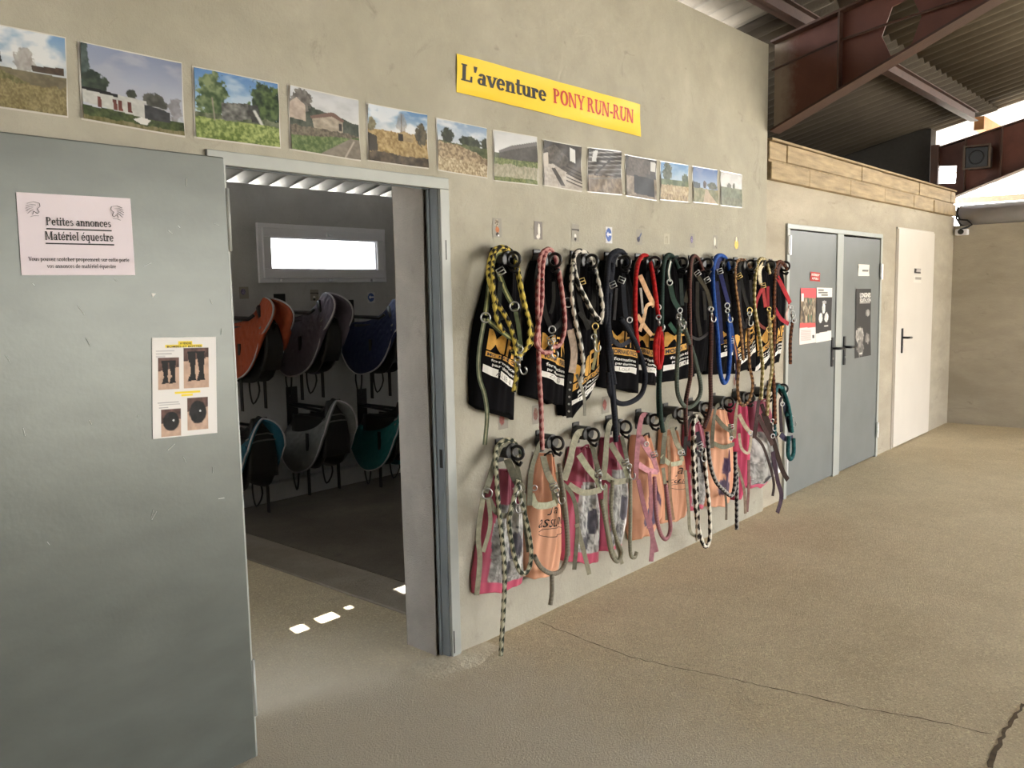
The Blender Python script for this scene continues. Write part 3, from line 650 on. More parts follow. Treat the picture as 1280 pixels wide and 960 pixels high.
def p1(c):
    c.sky((96, 150, 210), (206, 214, 222), (240, 240, 240), .9, .5); c.land(lambda x: .5 + .02 * x, .02, (92, 92, 40), (146, 136, 84), 40, 20)
    c.poly([(0, .3), (.3, .32), (.32, .45), (0, .44)], (46, 50, 54)); c.blob(.55, .38, .1, .16, (110, 96, 84), (160, 150, 140), .9, .6); c.poly([(.62, .43), (.98, .4), (.98, .5), (.64, .5)], (84, 66, 52), .6)
    c.poly([(.2, .5), (1, .52), (1, .75), (.6, .66)], (120, 108, 78), .4); c.land(.66, .1, (120, 104, 56), (168, 150, 92), 60, 40)
def p2(c):
    c.sky((126, 140, 180), (196, 200, 214), (170, 174, 196), .8, .8); c.blob(.02, .3, .06, .4, (40, 62, 60), (80, 100, 96), .8); c.blob(.12, .5, .12, .14, (40, 56, 44), (70, 86, 66), .8)
    c.blob(.48, .56, .05, .06, (46, 54, 44), (70, 76, 60)); c.blob(.7, .62, .12, .12, (60, 62, 54), (92, 92, 84), .8); c.blob(.92, .66, .07, .16, (110, 104, 104), (150, 146, 150), 1, .7); c.land(.82, .04, (48, 66, 26), (92, 108, 46), 30, 20)
    c.poly([(0, .58), (.62, .62), (.62, .86), (0, .78)], (196, 196, 190), .2); c.poly([(0, .56), (.34, .6), (.34, .64), (0, .61)], (24, 24, 26))
    for x in (.14, .29, .34, .43): c.poly([(x, .66), (x + .035, .66), (x + .045, .82), (x + .005, .82)], (120, 54, 44), .5)
    c.poly([(.6, .66), (.86, .72), (.86, .86), (.6, .86)], (52, 54, 60), .6); c.line(.6, .66, .86, .7, .006, (170, 170, 176)); c.poly([(.48, .9), (.56, .85), (.66, .87), (.62, .94), (.56, .95)], (224, 222, 216))
    c.land(.95, .05, (110, 104, 50), (150, 136, 92), 40, 6)
def p3(c):
    c.sky((70, 130, 206), (150, 190, 230), (226, 232, 236), .5, .6); c.blob(.2, .4, .17, .34, (54, 84, 40), (130, 150, 92), .9); c.blob(.85, .45, .22, .42, (30, 56, 26), (92, 120, 56), .8)
    c.land(.62, .1, (66, 82, 50), (126, 132, 100)); c.poly([(.3, .45), (.62, .4), (.7, .62), (.3, .72)], (96, 96, 92), 1.2); c.poly([(.62, .42), (.74, .4), (.78, .66), (.66, .66)], (60, 62, 62), .8)
    c.line(.7, .5, .78, .68, .02, (210, 210, 206)); grass(c, .7, (96, 122, 40), (176, 194, 94)); c.line(.2, .4, .22, .72, .008, (150, 140, 120))
def p4(c):
    c.sky((200, 204, 212), (222, 222, 224), (180, 182, 190), .6, .5); c.land(lambda x: .2 + .22 * x, .05, (50, 62, 52), (90, 98, 84)); c.blob(.16, .2, .14, .18, (84, 78, 74), (130, 124, 118), .9)
    c.poly([(.0, .26), (.1, .16), (.22, .26), (.22, .52), (.0, .5)], (190, 168, 152), .3); c.poly([(.3, .42), (.62, .3), (.76, .4), (.76, .64), (.34, .62)], (176, 160, 140), .4); c.poly([(.28, .42), (.62, .28), (.78, .39), (.76, .43), (.6, .36), (.3, .46)], (126, 92, 80))
    c.poly([(.7, .46), (.74, .46), (.74, .56), (.7, .56)], (60, 56, 54)); c.land(.6, .08, (90, 80, 66), (140, 126, 104), 40, 30); grass(c, lambda x: .78 - .14 * x, (74, 104, 44), (130, 150, 82)); c.poly([(.42, 1), (.86, .68), (1, .66), (1, 1)], (140, 128, 112), .3); c.line(.78, 1, .92, .72, .012, (190, 176, 160))
def p5(c):
    c.sky((70, 130, 200), (210, 216, 220), (238, 238, 240), .8, .45); c.land(.42, .05, (150, 116, 58), (210, 176, 110), 30, 20); c.blob(.06, .36, .07, .12, (110, 100, 70), (150, 140, 100), .8); c.blob(.9, .4, .1, .2, (60, 56, 44), (110, 98, 70), .8)
    c.line(.56, .1, .56, .44, .006, (96, 80, 64)); c.blob(.56, .24, .08, .16, (120, 104, 90), (170, 156, 140), 1, .5); c.poly([(.5, .44), (.6, .38), (.76, .44), (.76, .58), (.5, .56)], (176, 146, 96), .4); c.poly([(.5, .44), (.58, .44), (.58, .58), (.5, .58)], (54, 46, 40)); c.poly([(0, .5), (.14, .55), (.16, .8), (0, .85)], (70, 62, 52)); c.land(.84, .1, (64, 54, 44), (110, 92, 70))
def p6(c):
    c.sky((120, 156, 200), (206, 212, 222), (230, 232, 236), .8, .45); c.blob(.2, .3, .12, .14, (40, 48, 36), (70, 78, 56), .7); c.blob(.65, .36, .22, .12, (44, 54, 38), (76, 84, 60), .7); c.blob(.97, .34, .08, .12, (40, 46, 34), (70, 76, 54)); c.land(.42, .04, (66, 80, 40), (110, 118, 70)); c.land(lambda x: .44 + .3 * np.maximum(0, x - .4), .08, (120, 96, 66), (198, 170, 126), 36, 26); c.land(.75, .12, (150, 124, 84), (226, 204, 160), 50, 30)
def p7(c):
    c.sky((196, 200, 204), (226, 226, 228), (214, 216, 220), .6, .4); c.land(.44, .04, (56, 70, 40), (96, 104, 66)); c.poly([(.12, .42), (.4, .3), (1, .14), (1, .52), (.12, .56)], (86, 82, 80), .3); c.poly([(.1, .4), (.4, .26), (1, .1), (1, .18), (.4, .34), (.12, .44)], (120, 116, 116)); grass(c, .54, (84, 104, 46), (150, 158, 90)); c.land(.66, .08, (150, 146, 116), (190, 180, 150), 40, 20); grass(c, .92, (86, 104, 44), (140, 150, 80))
def p8(c):
    c.sky((70, 62, 58), (120, 108, 100), (40, 36, 34), .7); c.poly([(0, .2), (.3, .06), (.66, .3), (.66, .5), (0, .6)], (92, 84, 78), .8); c.poly([(0, .55), (.25, .5), (1, .8), (1, 1), (0, 1)], (188, 176, 164), .3); c.poly([(.2, .6), (.3, .58), (.56, .95), (.44, .95)], (70, 62, 56))
    for k in range(5): c.line(.6, .5 + .08 * k, 1, .6 + .08 * k, .012, (54, 48, 46))
    c.poly([(.7, .06), (.84, .1), (.84, .4), (.7, .36)], (226, 226, 226)); c.poly([(0, .3), (.12, .26), (.12, .55), (0, .6)], (208, 196, 184))
def p9(c):
    c.sky((60, 54, 52), (128, 112, 100), (34, 32, 32), .7); c.land(.62, .04, (116, 98, 82), (170, 148, 124))
    for k in range(7): c.line(0, .12 + .1 * k, 1, .02 + .1 * k, .012, (190 - 10 * k, 186 - 10 * k, 184 - 10 * k))
    c.line(.2, .6, .7, .2, .02, (40, 38, 38)); c.poly([(.16, .06), (.3, .04), (.24, .3), (.12, .3)], (214, 214, 216))
def p10(c):
    c.sky((76, 68, 64), (130, 114, 102), (44, 40, 40), .7); c.poly([(.1, .02), (.8, .06), (.8, .4), (.1, .4)], (96, 84, 76), .5); c.land(.5, .02, (120, 104, 88), (168, 148, 126)); c.poly([(.26, .46), (.94, .5), (.94, .96), (.26, .92)], (30, 32, 38), .5); c.poly([(.82, .06), (.98, .08), (.98, .3), (.82, .3)], (204, 200, 196))
def p11(c):
    c.sky((70, 136, 206), (170, 196, 222), (210, 220, 230), .3, .5); c.blob(.24, .26, .16, .26, (60, 74, 52), (100, 110, 84), .9); c.blob(.9, .4, .12, .14, (50, 70, 40), (90, 110, 70)); c.land(.46, .03, (74, 96, 48), (120, 134, 80)); c.land(.6, .04, (160, 130, 84), (216, 190, 140), 30, 20); c.land(.86, .06, (130, 100, 60), (214, 186, 130), 40, 10)
def p12(c):
    c.sky((60, 100, 176), (150, 176, 212), (120, 140, 190), .6, .6); c.poly([(0, .42), (.3, .46), (.3, .66), (0, .8)], (52, 66, 70), .4); c.blob(.48, .48, .07, .1, (70, 56, 50), (100, 84, 76)); c.blob(.8, .5, .2, .1, (60, 72, 48), (100, 104, 76)); c.land(.6, .03, (110, 112, 60), (160, 150, 96)); c.poly([(.4, 1), (.5, .62), (.58, .62), (.96, 1)], (186, 158, 120), .2)
def p13(c):
    c.sky((206, 204, 202), (218, 216, 212), (186, 184, 184), .7, .5); c.blob(.4, .42, .1, .1, (92, 92, 72), (120, 118, 96)); c.blob(.62, .42, .06, .12, (80, 84, 62), (110, 112, 86)); c.land(.46, .03, (88, 100, 56), (126, 130, 84)); c.land(.75, .1, (92, 96, 54), (126, 124, 80))
PH = [
 ([(-38, 25), (81, 48), (84, 145), (-36, 128)], p1, 'printed photo of a grassy slope and dark shed, cut by the left picture edge', 0),
 ([(99.5, 53), (226, 79.5), (230, 170), (104, 148)], p2, 'printed photo of a rusty white corrugated shed under a lilac grey sky', 1),
 ([(242, 84), (347, 105), (350, 184), (245, 171)], p3, 'printed photo of trees and bright green grass around a stone ruin', 2),
 ([(361, 107), (447, 126), (450, 200), (364, 186)], p4, 'printed photo of a farmhouse beside a curving dirt track', 3),
 ([(459, 130), (533, 144), (535, 210), (461, 200)], p5, 'printed photo of golden dry ground with a bare tree and hut', 4),
 ([(546, 148), (608, 161), (609, 222), (548, 212)], p6, 'printed photo of a heap of cut straw coloured earth before dark trees', 5),
 ([(617, 163), (671, 172), (672, 231), (618, 225)], p7, 'printed photo of a long grey barn on gravel and grass', 6),
 ([(679, 175), (726, 184), (727, 239), (680, 231)], p8, 'printed photo of a dim barn aisle with a pale concrete floor and railings', 7),
 ([(735, 185), (776, 190), (777, 243), (735, 239)], p9, 'printed photo of a dark shed interior under a ribbed pale roof', 8),
 ([(782, 194), (820, 201), (820, 250), (783, 244)], p10, 'printed photo of a dim room with a dark square doorway', 9),
 ([(826, 202), (860, 207), (860, 252), (826, 249)], p11, 'printed photo of straw field and blue sky with a tall tree at left', 10),
 ([(866, 208), (896, 213), (897, 255), (867, 252)], p12, 'printed photo of a pale track running towards trees under deep blue sky', 11),
 ([(901, 214), (927, 219), (927, 259), (901, 256)], p13, 'printed photo of a green meadow under white sky, last of the row', 12),
]
for q, fnp, lab, k in PH:
    W_, H_ = (132, 92) if k < 4 else ((96, 68) if k < 8 else (64, 46))
    c = Cv(W_, H_, (128, 128, 128), 20 + k); fnp(c)
    P = [at(*p, -0.004) for p in q]; fn = quad_fn(*P); rnd = random.Random(k); ph = rnd.uniform(0, 6)
    wob = lambda u, t: fn(u, t) + Vector((0, -0.0035 * (0.5 + 0.5 * math.sin(5.5 * u + ph)) * (2 * t - 1) ** 4 - 0.003 * (0.5 + 0.5 * math.sin(7 * t + ph)) * (2 * u - 1) ** 6 - 0.0008 * math.sin(11 * u + 9 * t + ph), 0))
    s = MB(); s.grid(wob, W_, H_, c.cols(0.72, 0.9)); o = s.build('photo_print', M_print, None, True)
    tag(o, lab, 'photo', 'laminated photos in a row along the wall')
    f2 = lambda u, t: fn(u, t) + Vector((0, 0.0015, 0))
    s = MB(); s.grid(lambda u, t: f2(-0.015 + 1.03 * u, -0.02 + 1.04 * t), 6, 4); s.build('laminate_margin', mat('clear_margin', L3(206, 202, 194), 0.2, 0, 0.02, 5, coat=0.5), o)

# yellow banner
P = [at(*p, -0.005) for p in ((571, 67), (800, 130.5), (801, 171), (571, 115))]; fn = quad_fn(*P)
wob = lambda u, t: fn(u, t) + Vector((0, -0.004 * abs(math.sin(4 * math.pi * u)) * (2 * t - 1) ** 6 - 0.0015 * math.sin(9 * u + 5 * t), 0))
s = MB(); s.grid(wob, 64, 10, lambda u, t: L3(238, 202, 62)); bn = tag(s.build('banner', M_print, None, True), 'long yellow paper banner with black and red lettering high on the wall', 'banner')
fl = lambda u, t: wob(u, t) + Vector((0, -0.0015, 0))
put_serif(fl, "L'aventure", 0.018, 0.425, 0.66, 0.22, 'black_lettering', M_ink, bn, bold=(-0.03, 0.03))
put_serif(fl, 'PONY RUN-RUN', 0.46, 0.955, 0.64, 0.22, 'red_lettering', M_inkred, bn, bold=(-0.02, 0.02))

# notices on the open door
YD = -0.0545
P = [at(*p, YD) for p in ((20, 240), (163, 248), (169, 344), (27, 344))]; fn = quad_fn(*P)
s = MB(); s.grid(lambda u, t: fn(u, t) + Vector((0, -0.002 * math.sin(3 * u) * t, 0)), 16, 12, lambda u, t: L3(226, 214, 220)); nt = tag(s.build('notice', M_paper, None, True), 'white landscape notice about small ads taped to the open grey door', 'notice')
fl = lambda u, t: fn(u, t) + Vector((0, -0.0025, 0))
put_serif(fl, 'Petites annonces', 0.225, 0.80, 0.385, 0.285, 'heading_line', M_ink, nt, 0.035)
put_serif(fl, 'Matériel équestre', 0.21, 0.815, 0.565, 0.46, 'heading_line', M_ink, nt, 0.035)
put_serif(fl, 'Vous pouvez scotcher proprement sur cette porte', 0.06, 0.95, 0.825, 0.775, 'small_line', M_ink, nt)
put_serif(fl, 'vos annonces de matériel équestre', 0.21, 0.82, 0.91, 0.86, 'small_line', M_ink, nt)
for (cx, cy, fl_) in ((0.13, 0.19, 1), (0.86, 0.19, -1)):      # line drawn horse heads
    s = MB()
    for cv in ([(-.05, -.06), (.0, -.085), (.05, -.07), (.055, -.03), (.03, .0), (.045, .04), (.03, .06), (.0, .03), (-.01, .07)], [(-.06, -.03), (-.02, -.05), (.02, -.045)], [(-.065, .0), (-.03, -.025), (.0, -.03)], [(-.06, .03), (-.03, .0), (-.005, -.01)], [(-.05, .06), (-.025, .03), (.0, .01)], [(-.03, .1), (.0, .085), (.04, .085)]):
        pts = [fl(cx + fl_ * a, cy + b_) for a, b_ in cv]
        for a, b_ in zip(pts[:-1], pts[1:]): s.bar(a, b_, 0.0006, 0.0022, (0, 1, 0))
    s.build('horse_head_drawing', M_ink, nt)
P = [at(*p, YD) for p in ((190, 422), (270, 421), (271, 541), (191, 549))]; fn = quad_fn(*P)
c = Cv(100, 142, (232, 228, 224), 5)
def boots(c, x0, y0, x1, y1, two):
    c.poly([(x0, y0), (x1, y0), (x1, y1), (x0, y1)], (190, 160, 140), .2); c.poly([(x0, y0), (x1, y0), (x1, y0 + .1), (x0, y0 + .14)], (90, 66, 60), .8)
    w_, h_ = x1 - x0, y1 - y0
    if two:
        for dx in (.25, .6): c.poly([(x0 + w_ * (dx - .1), y0 + h_ * .1), (x0 + w_ * (dx + .24), y0 + h_ * .1), (x0 + w_ * (dx + .2), y0 + h_ * .6), (x0 + w_ * (dx + .24), y0 + h_ * .8), (x0 + w_ * (dx - .1), y0 + h_ * .84), (x0 + w_ * (dx + .02), y0 + h_ * .6)], (22, 20, 22))
    else:
        c.blob(x0 + w_ * .5, y0 + h_ * .45, w_ * .4, h_ * .34, (18, 17, 18), (34, 32, 34), .1); c.blob(x0 + w_ * .62, y0 + h_ * .42, .012, .012, (200, 200, 200), (220, 220, 220), .1)
boots(c, .09, .2, .41, .52, 1); boots(c, .48, .11, .88, .52, 1); boots(c, .13, .72, .43, .99, 0); boots(c, .53, .62, .86, .95, 0)
c.poly([(.4, .045), (.62, .045), (.62, .075), (.4, .075)], (242, 216, 60)); c.poly([(.2, .08), (.78, .08), (.78, .105), (.2, .105)], (242, 216, 60)); c.poly([(.34, .548), (.74, .548), (.74, .572), (.34, .572)], (242, 216, 60)); c.poly([(.44, .578), (.62, .578), (.62, .6), (.44, .6)], (242, 216, 60))
for y, a, b_ in ((.14, .06, .34), (.165, .06, .3), (.19, .06, .2), (.65, .08, .4), (.675, .1, .42), (.7, .1, .24)): c.line(a, y, b_, y, .003, (150, 146, 150))
s = MB(); s.grid(lambda u, t: fn(u, t) + Vector((0, -0.003 * u * t * t, 0)), 100, 142, c.cols()); n2 = tag(s.build('notice', M_paper, None, True), 'white portrait sheet with four pictures of black boots and helmets on the open door', 'notice')
fl = lambda u, t: fn(u, t) + Vector((0, -0.003 * u * t * t - 0.001, 0))
put_sans(fl, 'A VENDRE', .42, .60, .072, .05, 'heading_line', M_ink, n2); put_sans(fl, 'BOMBES ET BOTTES', .22, .76, .102, .084, 'heading_line', M_ink, n2)

# posters and signs on the far doors
def flat(name, q, y, cvs, lab, cat, m=M_paper):
    P = [at(*p, y) for p in q]; fn = quad_fn(*P); s = MB(); s.grid(lambda u, t: fn(u, t) + Vector((0, -0.002 * math.sin(6 * t + u), 0)), cvs.w, cvs.h, cvs.cols())
    o = tag(s.build(name, m, None, True), lab, cat); return o, (lambda u, t: fn(u, t) + Vector((0, -0.002 * math.sin(6 * t + u) - 0.002, 0)))
c = Cv(12, 12, (176, 48, 46)); o, fl = flat('sign', ((1013, 339.5), (1025, 341), (1025, 352), (1013, 351)), 0.018, c, 'small red sign with two white lines, upper part of the first grey door', 'sign')
put_sans(fl, 'INTERDIT', .08, .92, .42, .18, 'white_lettering', M_inkwhite, o, 0.03); put_sans(fl, 'AU PUBLIC', .16, .84, .82, .58, 'white_lettering', M_inkwhite, o, 0.03)
c = Cv(40, 100, (224, 210, 204), 3); c.poly([(0, 0), (1, 0), (1, .18), (0, .17)], (206, 78, 84)); c.poly([(0, .17), (1, .18), (1, .66), (0, .64)], (112, 96, 78), 1.2)
for x, col in ((.2, (60, 50, 46)), (.35, (206, 190, 160)), (.5, (52, 84, 62)), (.68, (60, 100, 76)), (.85, (176, 160, 130))): c.line(x, .22, x + .06, .6, .03, col); c.blob(x + .05, .36, .06, .12, (70, 60, 50), (190, 176, 150), .8)
c.poly([(0, .62), (1, .64), (1, .72), (0, .71)], (204, 84, 82)); c.poly([(.06, .1), (.2, .1), (.2, .24), (.06, .24)], (232, 214, 212))
for k in range(8): c.line(.08, .76 + .025 * k, .72, .765 + .025 * k, .006, (170, 156, 152))
c.poly([(.8, .86), (.92, .86), (.92, .92), (.8, .92)], (40, 36, 36))
flat('poster', ((1001, 360), (1020, 360.5), (1019.5, 428), (999.5, 431)), 0.018, c, 'red topped narrow poster at left on the first grey door', 'poster')
c = Cv(40, 100, (44, 40, 40), 4); c.poly([(0, 0), (1, 0), (1, .18), (0, .18)], (232, 228, 218)); c.blob(.48, .38, .1, .1, (190, 188, 184), (240, 238, 232), .3); c.blob(.3, .56, .12, .09, (190, 186, 182), (240, 236, 230), .4); c.blob(.68, .56, .12, .09, (190, 186, 182), (236, 232, 228), .4); c.blob(.5, .27, .14, .025, (150, 148, 146), (200, 198, 196), .4)
c.line(.55, .72, .8, .72, .012, (200, 196, 190)); c.poly([(0, .84), (1, .82), (1, 1), (0, 1)], (226, 220, 210))
for k, (a, b_) in enumerate(((.1, .45), (.12, .7), (.3, .72))): c.line(a, .05 + .045 * k, b_, .05 + .045 * k, .013, (92, 88, 86))
flat('poster', ((1021, 359.5), (1040, 360), (1039, 425), (1020, 428.5)), 0.018, c, 'dark poster with white band on top, beside the red one on the grey door', 'poster')
c = Cv(10, 14, (222, 216, 204)); o, fl = flat('sign', ((1073, 330), (1086.5, 331), (1086.5, 345), (1073, 345)), 0.018, c, 'small white sign high on the second grey door', 'sign')
s = MB(); s.add([fl(*p) for p in ((.34, .46), (.92, .46), (.92, .62), (.34, .62))], [(0, 1, 2, 3)]); s.build('faded_line', M_inkgrey, o)
c = Cv(40, 110, (44, 41, 39), 6); c.blob(.32, .68, .26, .12, (120, 116, 110), (196, 190, 182), .5); c.blob(.36, .86, .2, .12, (80, 76, 72), (150, 144, 138), .8); c.blob(.8, .36, .14, .05, (110, 108, 104), (160, 156, 150), .6); c.blob(.8, .74, .14, .08, (90, 86, 82), (160, 154, 148), .9); c.line(.3, .95, .46, .95, .012, (210, 206, 200)); c.poly([(.25, .2), (.96, .2), (.96, .215), (.25, .22)], (150, 146, 142))
o, fl = flat('poster', ((1070, 361), (1088.5, 361), (1088.5, 444), (1068.5, 448)), 0.018, c, 'tall black poster with white headline and grey horse on the second grey door', 'poster')
put_sans(fl, 'LONGINES', .24, .96, .125, .06, 'white_lettering', M_inkwhite, o, 0.03); put_sans(fl, 'EQUITA LYON', .24, .96, .19, .14, 'white_lettering', M_inkwhite, o, 0.03)
c = Cv(8, 8, (222, 216, 208)); c.poly([(0, 0), (1, 0), (1, 1), (0, 1)], (46, 42, 42)); c.poly([(.4, .1), (1, .1), (1, .75), (.4, .75)], (170, 162, 160)); flat('sticker', ((1143, 335.5), (1151, 336), (1151, 342), (1143, 341.5)), 0.002, c, 'small dark sticker on the white door', 'sticker')
c = Cv(8, 8, (218, 211, 201)); c.poly([(.2, .3), (.95, .3), (.95, .65), (.2, .65)], (150, 144, 136)); flat('sign', ((1142, 344.5), (1151.5, 345), (1151.5, 353.5), (1142, 353)), 0.002, c, 'pale paper label under the dark sticker on the white door', 'sign')

# picture stickers over the hooks
HX = [2.82 + 0.2895 * i for i in range(10)] + [5.735]
UP = 1.728; LO = 0.872
def stick_col(kind):
    c = Cv(20, 24, (150, 146, 136), 40 + kind)
    if kind == 0: c.blob(.5, .3, .2, .22, (70, 56, 44), (220, 210, 190), .3); c.blob(.55, .62, .2, .16, (170, 96, 60), (200, 130, 84), .3); c.blob(.55, .86, .16, .1, (40, 36, 34), (80, 70, 64), .3); c.blob(.66, .92, .1, .04, (230, 230, 226), (240, 240, 240), .1)
    elif kind == 1: c.a[:] = (128, 122, 118); c.blob(.6, .5, .14, .36, (222, 218, 206), (236, 232, 222), .2); c.blob(.5, .86, .22, .12, (220, 214, 204), (236, 232, 222), .2)
    elif kind == 2: c.poly([(0, .28), (1, .3), (1, .4), (0, .38)], (70, 66, 64)); c.blob(.5, .7, .14, .12, (210, 206, 200), (230, 226, 222), .2); c.blob(.5, .88, .14, .1, (36, 34, 36), (60, 56, 56), .2)
    elif kind == 3: c.a[:] = (206, 206, 208); c.blob(.5, .5, .42, .4, (60, 84, 150), (90, 116, 180), .2); c.poly([(.4, .4), (.9, .4), (.9, .55), (.4, .55)], (232, 232, 240)); c.poly([(.2, .48), (.45, .3), (.45, .66)], (232, 232, 240))
    elif kind == 4: c.blob(.4, .66, .26, .16, (52, 50, 64), (80, 80, 100), .3); c.line(.5, .6, .85, .3, .06, (70, 80, 120))
    elif kind == 5: c.a[:] = (176, 170, 152); c.line(.3, .4, .3, .9, .04, (150, 146, 132)); c.line(.6, .3, .62, .9, .05, (140, 136, 124)); c.line(.3, .4, .6, .3, .05, (150, 146, 130))
    elif kind == 6: c.blob(.45, .45, .25, .24, (70, 64, 96), (170, 160, 190), .3)
    elif kind == 7: c.blob(.45, .5, .2, .3, (214, 208, 194), (230, 226, 214), .3); c.line(.5, .8, .85, .95, .05, (120, 112, 100))
    elif kind == 8: c.blob(.5, .6, .42, .34, (214, 180, 80), (240, 212, 120), .2); c.blob(.5, .2, .14, .2, (230, 220, 180), (240, 232, 200), .2)
    else: c.a[:] = (138, 132, 122); c.blob(.4, .5, .25, .3, (110, 60, 54), (160, 90, 80) if kind % 2 else (120, 100, 80), .5)
    return c
SL = ['tiny picture sticker of a rider in brown above the first hook', 'tiny sticker of a white figure on grey above the second hook', 'tiny grey sticker with a dark bar above the third hook', 'tiny blue round arrow sticker above the fourth hook', 'tiny grey sticker with a dark blue horn above the fifth hook', 'tiny faded beige sticker above the sixth hook', 'tiny sticker with a violet flower above the seventh hook', 'tiny sticker of a pale bird above the eighth hook', 'tiny sticker with a yellow star figure above the ninth hook']
for i in range(9):
    z = 1.866; c = stick_col(i); x = HX[i] + 0.018; h = 0.042 if i != 5 else 0.03
    fn = quad_fn((x - 0.030, -0.002, z + h), (x + 0.03, -0.002, z + h), (x + 0.03, -0.002, z - h), (x - 0.03, -0.002, z - h)); s = MB(); s.grid(fn, 20, 24, c.cols())
    tag(s.build('sticker', M_paper), SL[i], 'sticker', 'picture stickers above the upper hooks')
for k, (u, v, lab) in enumerate(((629, 524, 'brownish picture sticker showing between the first bags of both rows'), (671, 518, 'reddish sticker partly behind the second lead rope'), (757, 506, 'dark red sticker showing below the fourth black bag'), (919, 477, 'small brown sticker under the blue lead rope'))):
    c = stick_col(9 + k); p = at(u, v, -0.002); fn = quad_fn((p.x - .034, -.002, p.z + .045), (p.x + .034, -.002, p.z + .045), (p.x + .034, -.002, p.z - .045), (p.x - .034, -.002, p.z - .045)); s = MB(); s.grid(fn, 20, 24, c.cols())
    tag(s.build('sticker', M_paper), lab, 'sticker', 'picture stickers above the lower hooks')

#@@PART3@@
# ------------------------------------------------------------------ hooks
def make_hook(x, z, yw, lab, grp):
    r = thing('bridle_hook', (x, yw, z), lab, 'hook', grp)
    s = MB(); s.box(x - 0.028, yw - 0.008, z - 0.06, x + 0.028, yw, z + 0.05); bevel(s.build('back_plate', M_black, r), 0.006)
    s = MB()
    prof = [(0.045 * math.cos(a), 0.045 * math.sin(a)) for a in np.linspace(0, math.pi, 11)]; prof += [(-0.035, -0.02), (0.035, -0.02)]
    s.add([(x + p, y, z + q - 0.01) for y in (yw - 0.005, yw - 0.085) for p, q in prof], [tuple(range(13)), tuple(range(25, 12, -1))] + [(i, i + 13, (i + 1) % 13 + 13, (i + 1) % 13) for i in range(13)])
    bevel(s.build('saddle_dome', M_black, r), 0.004)
    s = MB(); s.torus((x, yw - 0.112, z - 0.005), 0.030, 0.0075, (1, 0.25, 0), 8, 22); s.build('ring', M_black, r, True)
    s = MB(); s.tube([(x, yw - 0.08, z - 0.03), (x, yw - 0.10, z - 0.055), (x, yw - 0.125, z - 0.06), (x, yw - 0.135, z - 0.045)], 0.008, 8); s.build('lower_peg', M_black, r, True)
    return r
ORD = ['first', 'second', 'third', 'fourth', 'fifth', 'sixth', 'seventh', 'eighth', 'ninth', 'tenth', 'eleventh']
UPD = ['yellow and black', 'burgundy and pink', 'black and white checked', 'navy', 'bright red', 'dark green', 'dark brown', 'royal blue', 'tan and brown', 'cream and olive', 'dark brown flecked']
for i, x in enumerate(HX):
    j = i if i < 10 else 10
hooks_u = HX[:10] + [5.735]
hooks_u = [2.82 + 0.2895 * i for i in range(10)] + [5.73]
for i, x in enumerate(hooks_u):
    yw = 0.0 if x < WX else 0.03
    make_hook(x, UP, yw, 'black plastic bridle hook of the upper row holding the %s lead rope' % UPD[i], 'upper row of hooks')
LOD = ['the cream and black braid', 'the first peach bag', 'the wide sage halter', 'the halter with pale noseband', 'the mauve halter', 'the peach bag with sketchy writing', 'the black and white braid', 'the peach bag with violet figure', 'the plain pink bag', 'the brown leather-coloured halter', 'the teal lead rope']
hooks_l = list(hooks_u)
for i, x in enumerate(hooks_l):
    yw = 0.0 if x < WX else 0.03
    make_hook(x, LO, yw, 'black plastic bridle hook of the lower row holding ' + LOD[i], 'lower row of hooks')

# ------------------------------------------------------------------ bags
def interp_rows(rows, yb):
    Lp = [at(r[0], r[1], yb) for r in rows]; Rp = [at(r[2], r[3], yb) for r in rows]; n = len(rows)
    d = [0.0]
    for i in range(1, n): d.append(d[-1] + (Lp[i] - Lp[i - 1]).length + (Rp[i] - Rp[i - 1]).length)
    d = [q / d[-1] for q in d]
    def cr(P, t):
        i = 0
        while i < n - 2 and t > d[i + 1]: i += 1
        f = (t - d[i]) / max(1e-6, d[i + 1] - d[i]); f = min(1, max(0, f))
        f2 = f * f * (3 - 2 * f) * 0.4 + f * 0.6
        return P[i].lerp(P[i + 1], f2)
    return (lambda t: cr(Lp, t)), (lambda t: cr(Rp, t))
def bag_surface(rows, seed, thick=0.085, yb=-0.075, fold=1.0):
    Lf, Rf = interp_rows(rows, yb); rnd = random.Random(seed); p1_, p2_, p3_ = (rnd.uniform(0, 6.28) for _ in range(3)); k1 = rnd.uniform(1.6, 2.6)
    def S(u, t, lift=0.0):
        a, c = Lf(t), Rf(t); p = a.lerp(c, u)
        th = thick * (0.55 + 0.45 * math.sin(math.pi * min(1, t * 0.9 + 0.1)))
        bul = (max(0.0, 1 - abs(2 * u - 1) ** 2.4)) ** 0.55
        am = fold * (0.012 * (1 - t) + 0.006)
        fo = am * (math.sin(2 * math.pi * (k1 * u + 0.15 * math.sin(3 * t + p1_)) + p2_) + 0.5 * math.sin(2 * math.pi * (2.3 * k1 * u + 0.2 * t) + p3_)) * bul
        y = -0.022 - (th) * bul - fo * 0.8 - lift
        z = p.z + 0.006 * math.sin(7 * u + p1_) * t ** 3 + 0.004 * math.sin(16 * u + p2_) * t ** 4
        return Vector((p.x + 0.004 * math.sin(9 * t + p3_) * (1 - bul), min(-0.012, y), z))
    return S
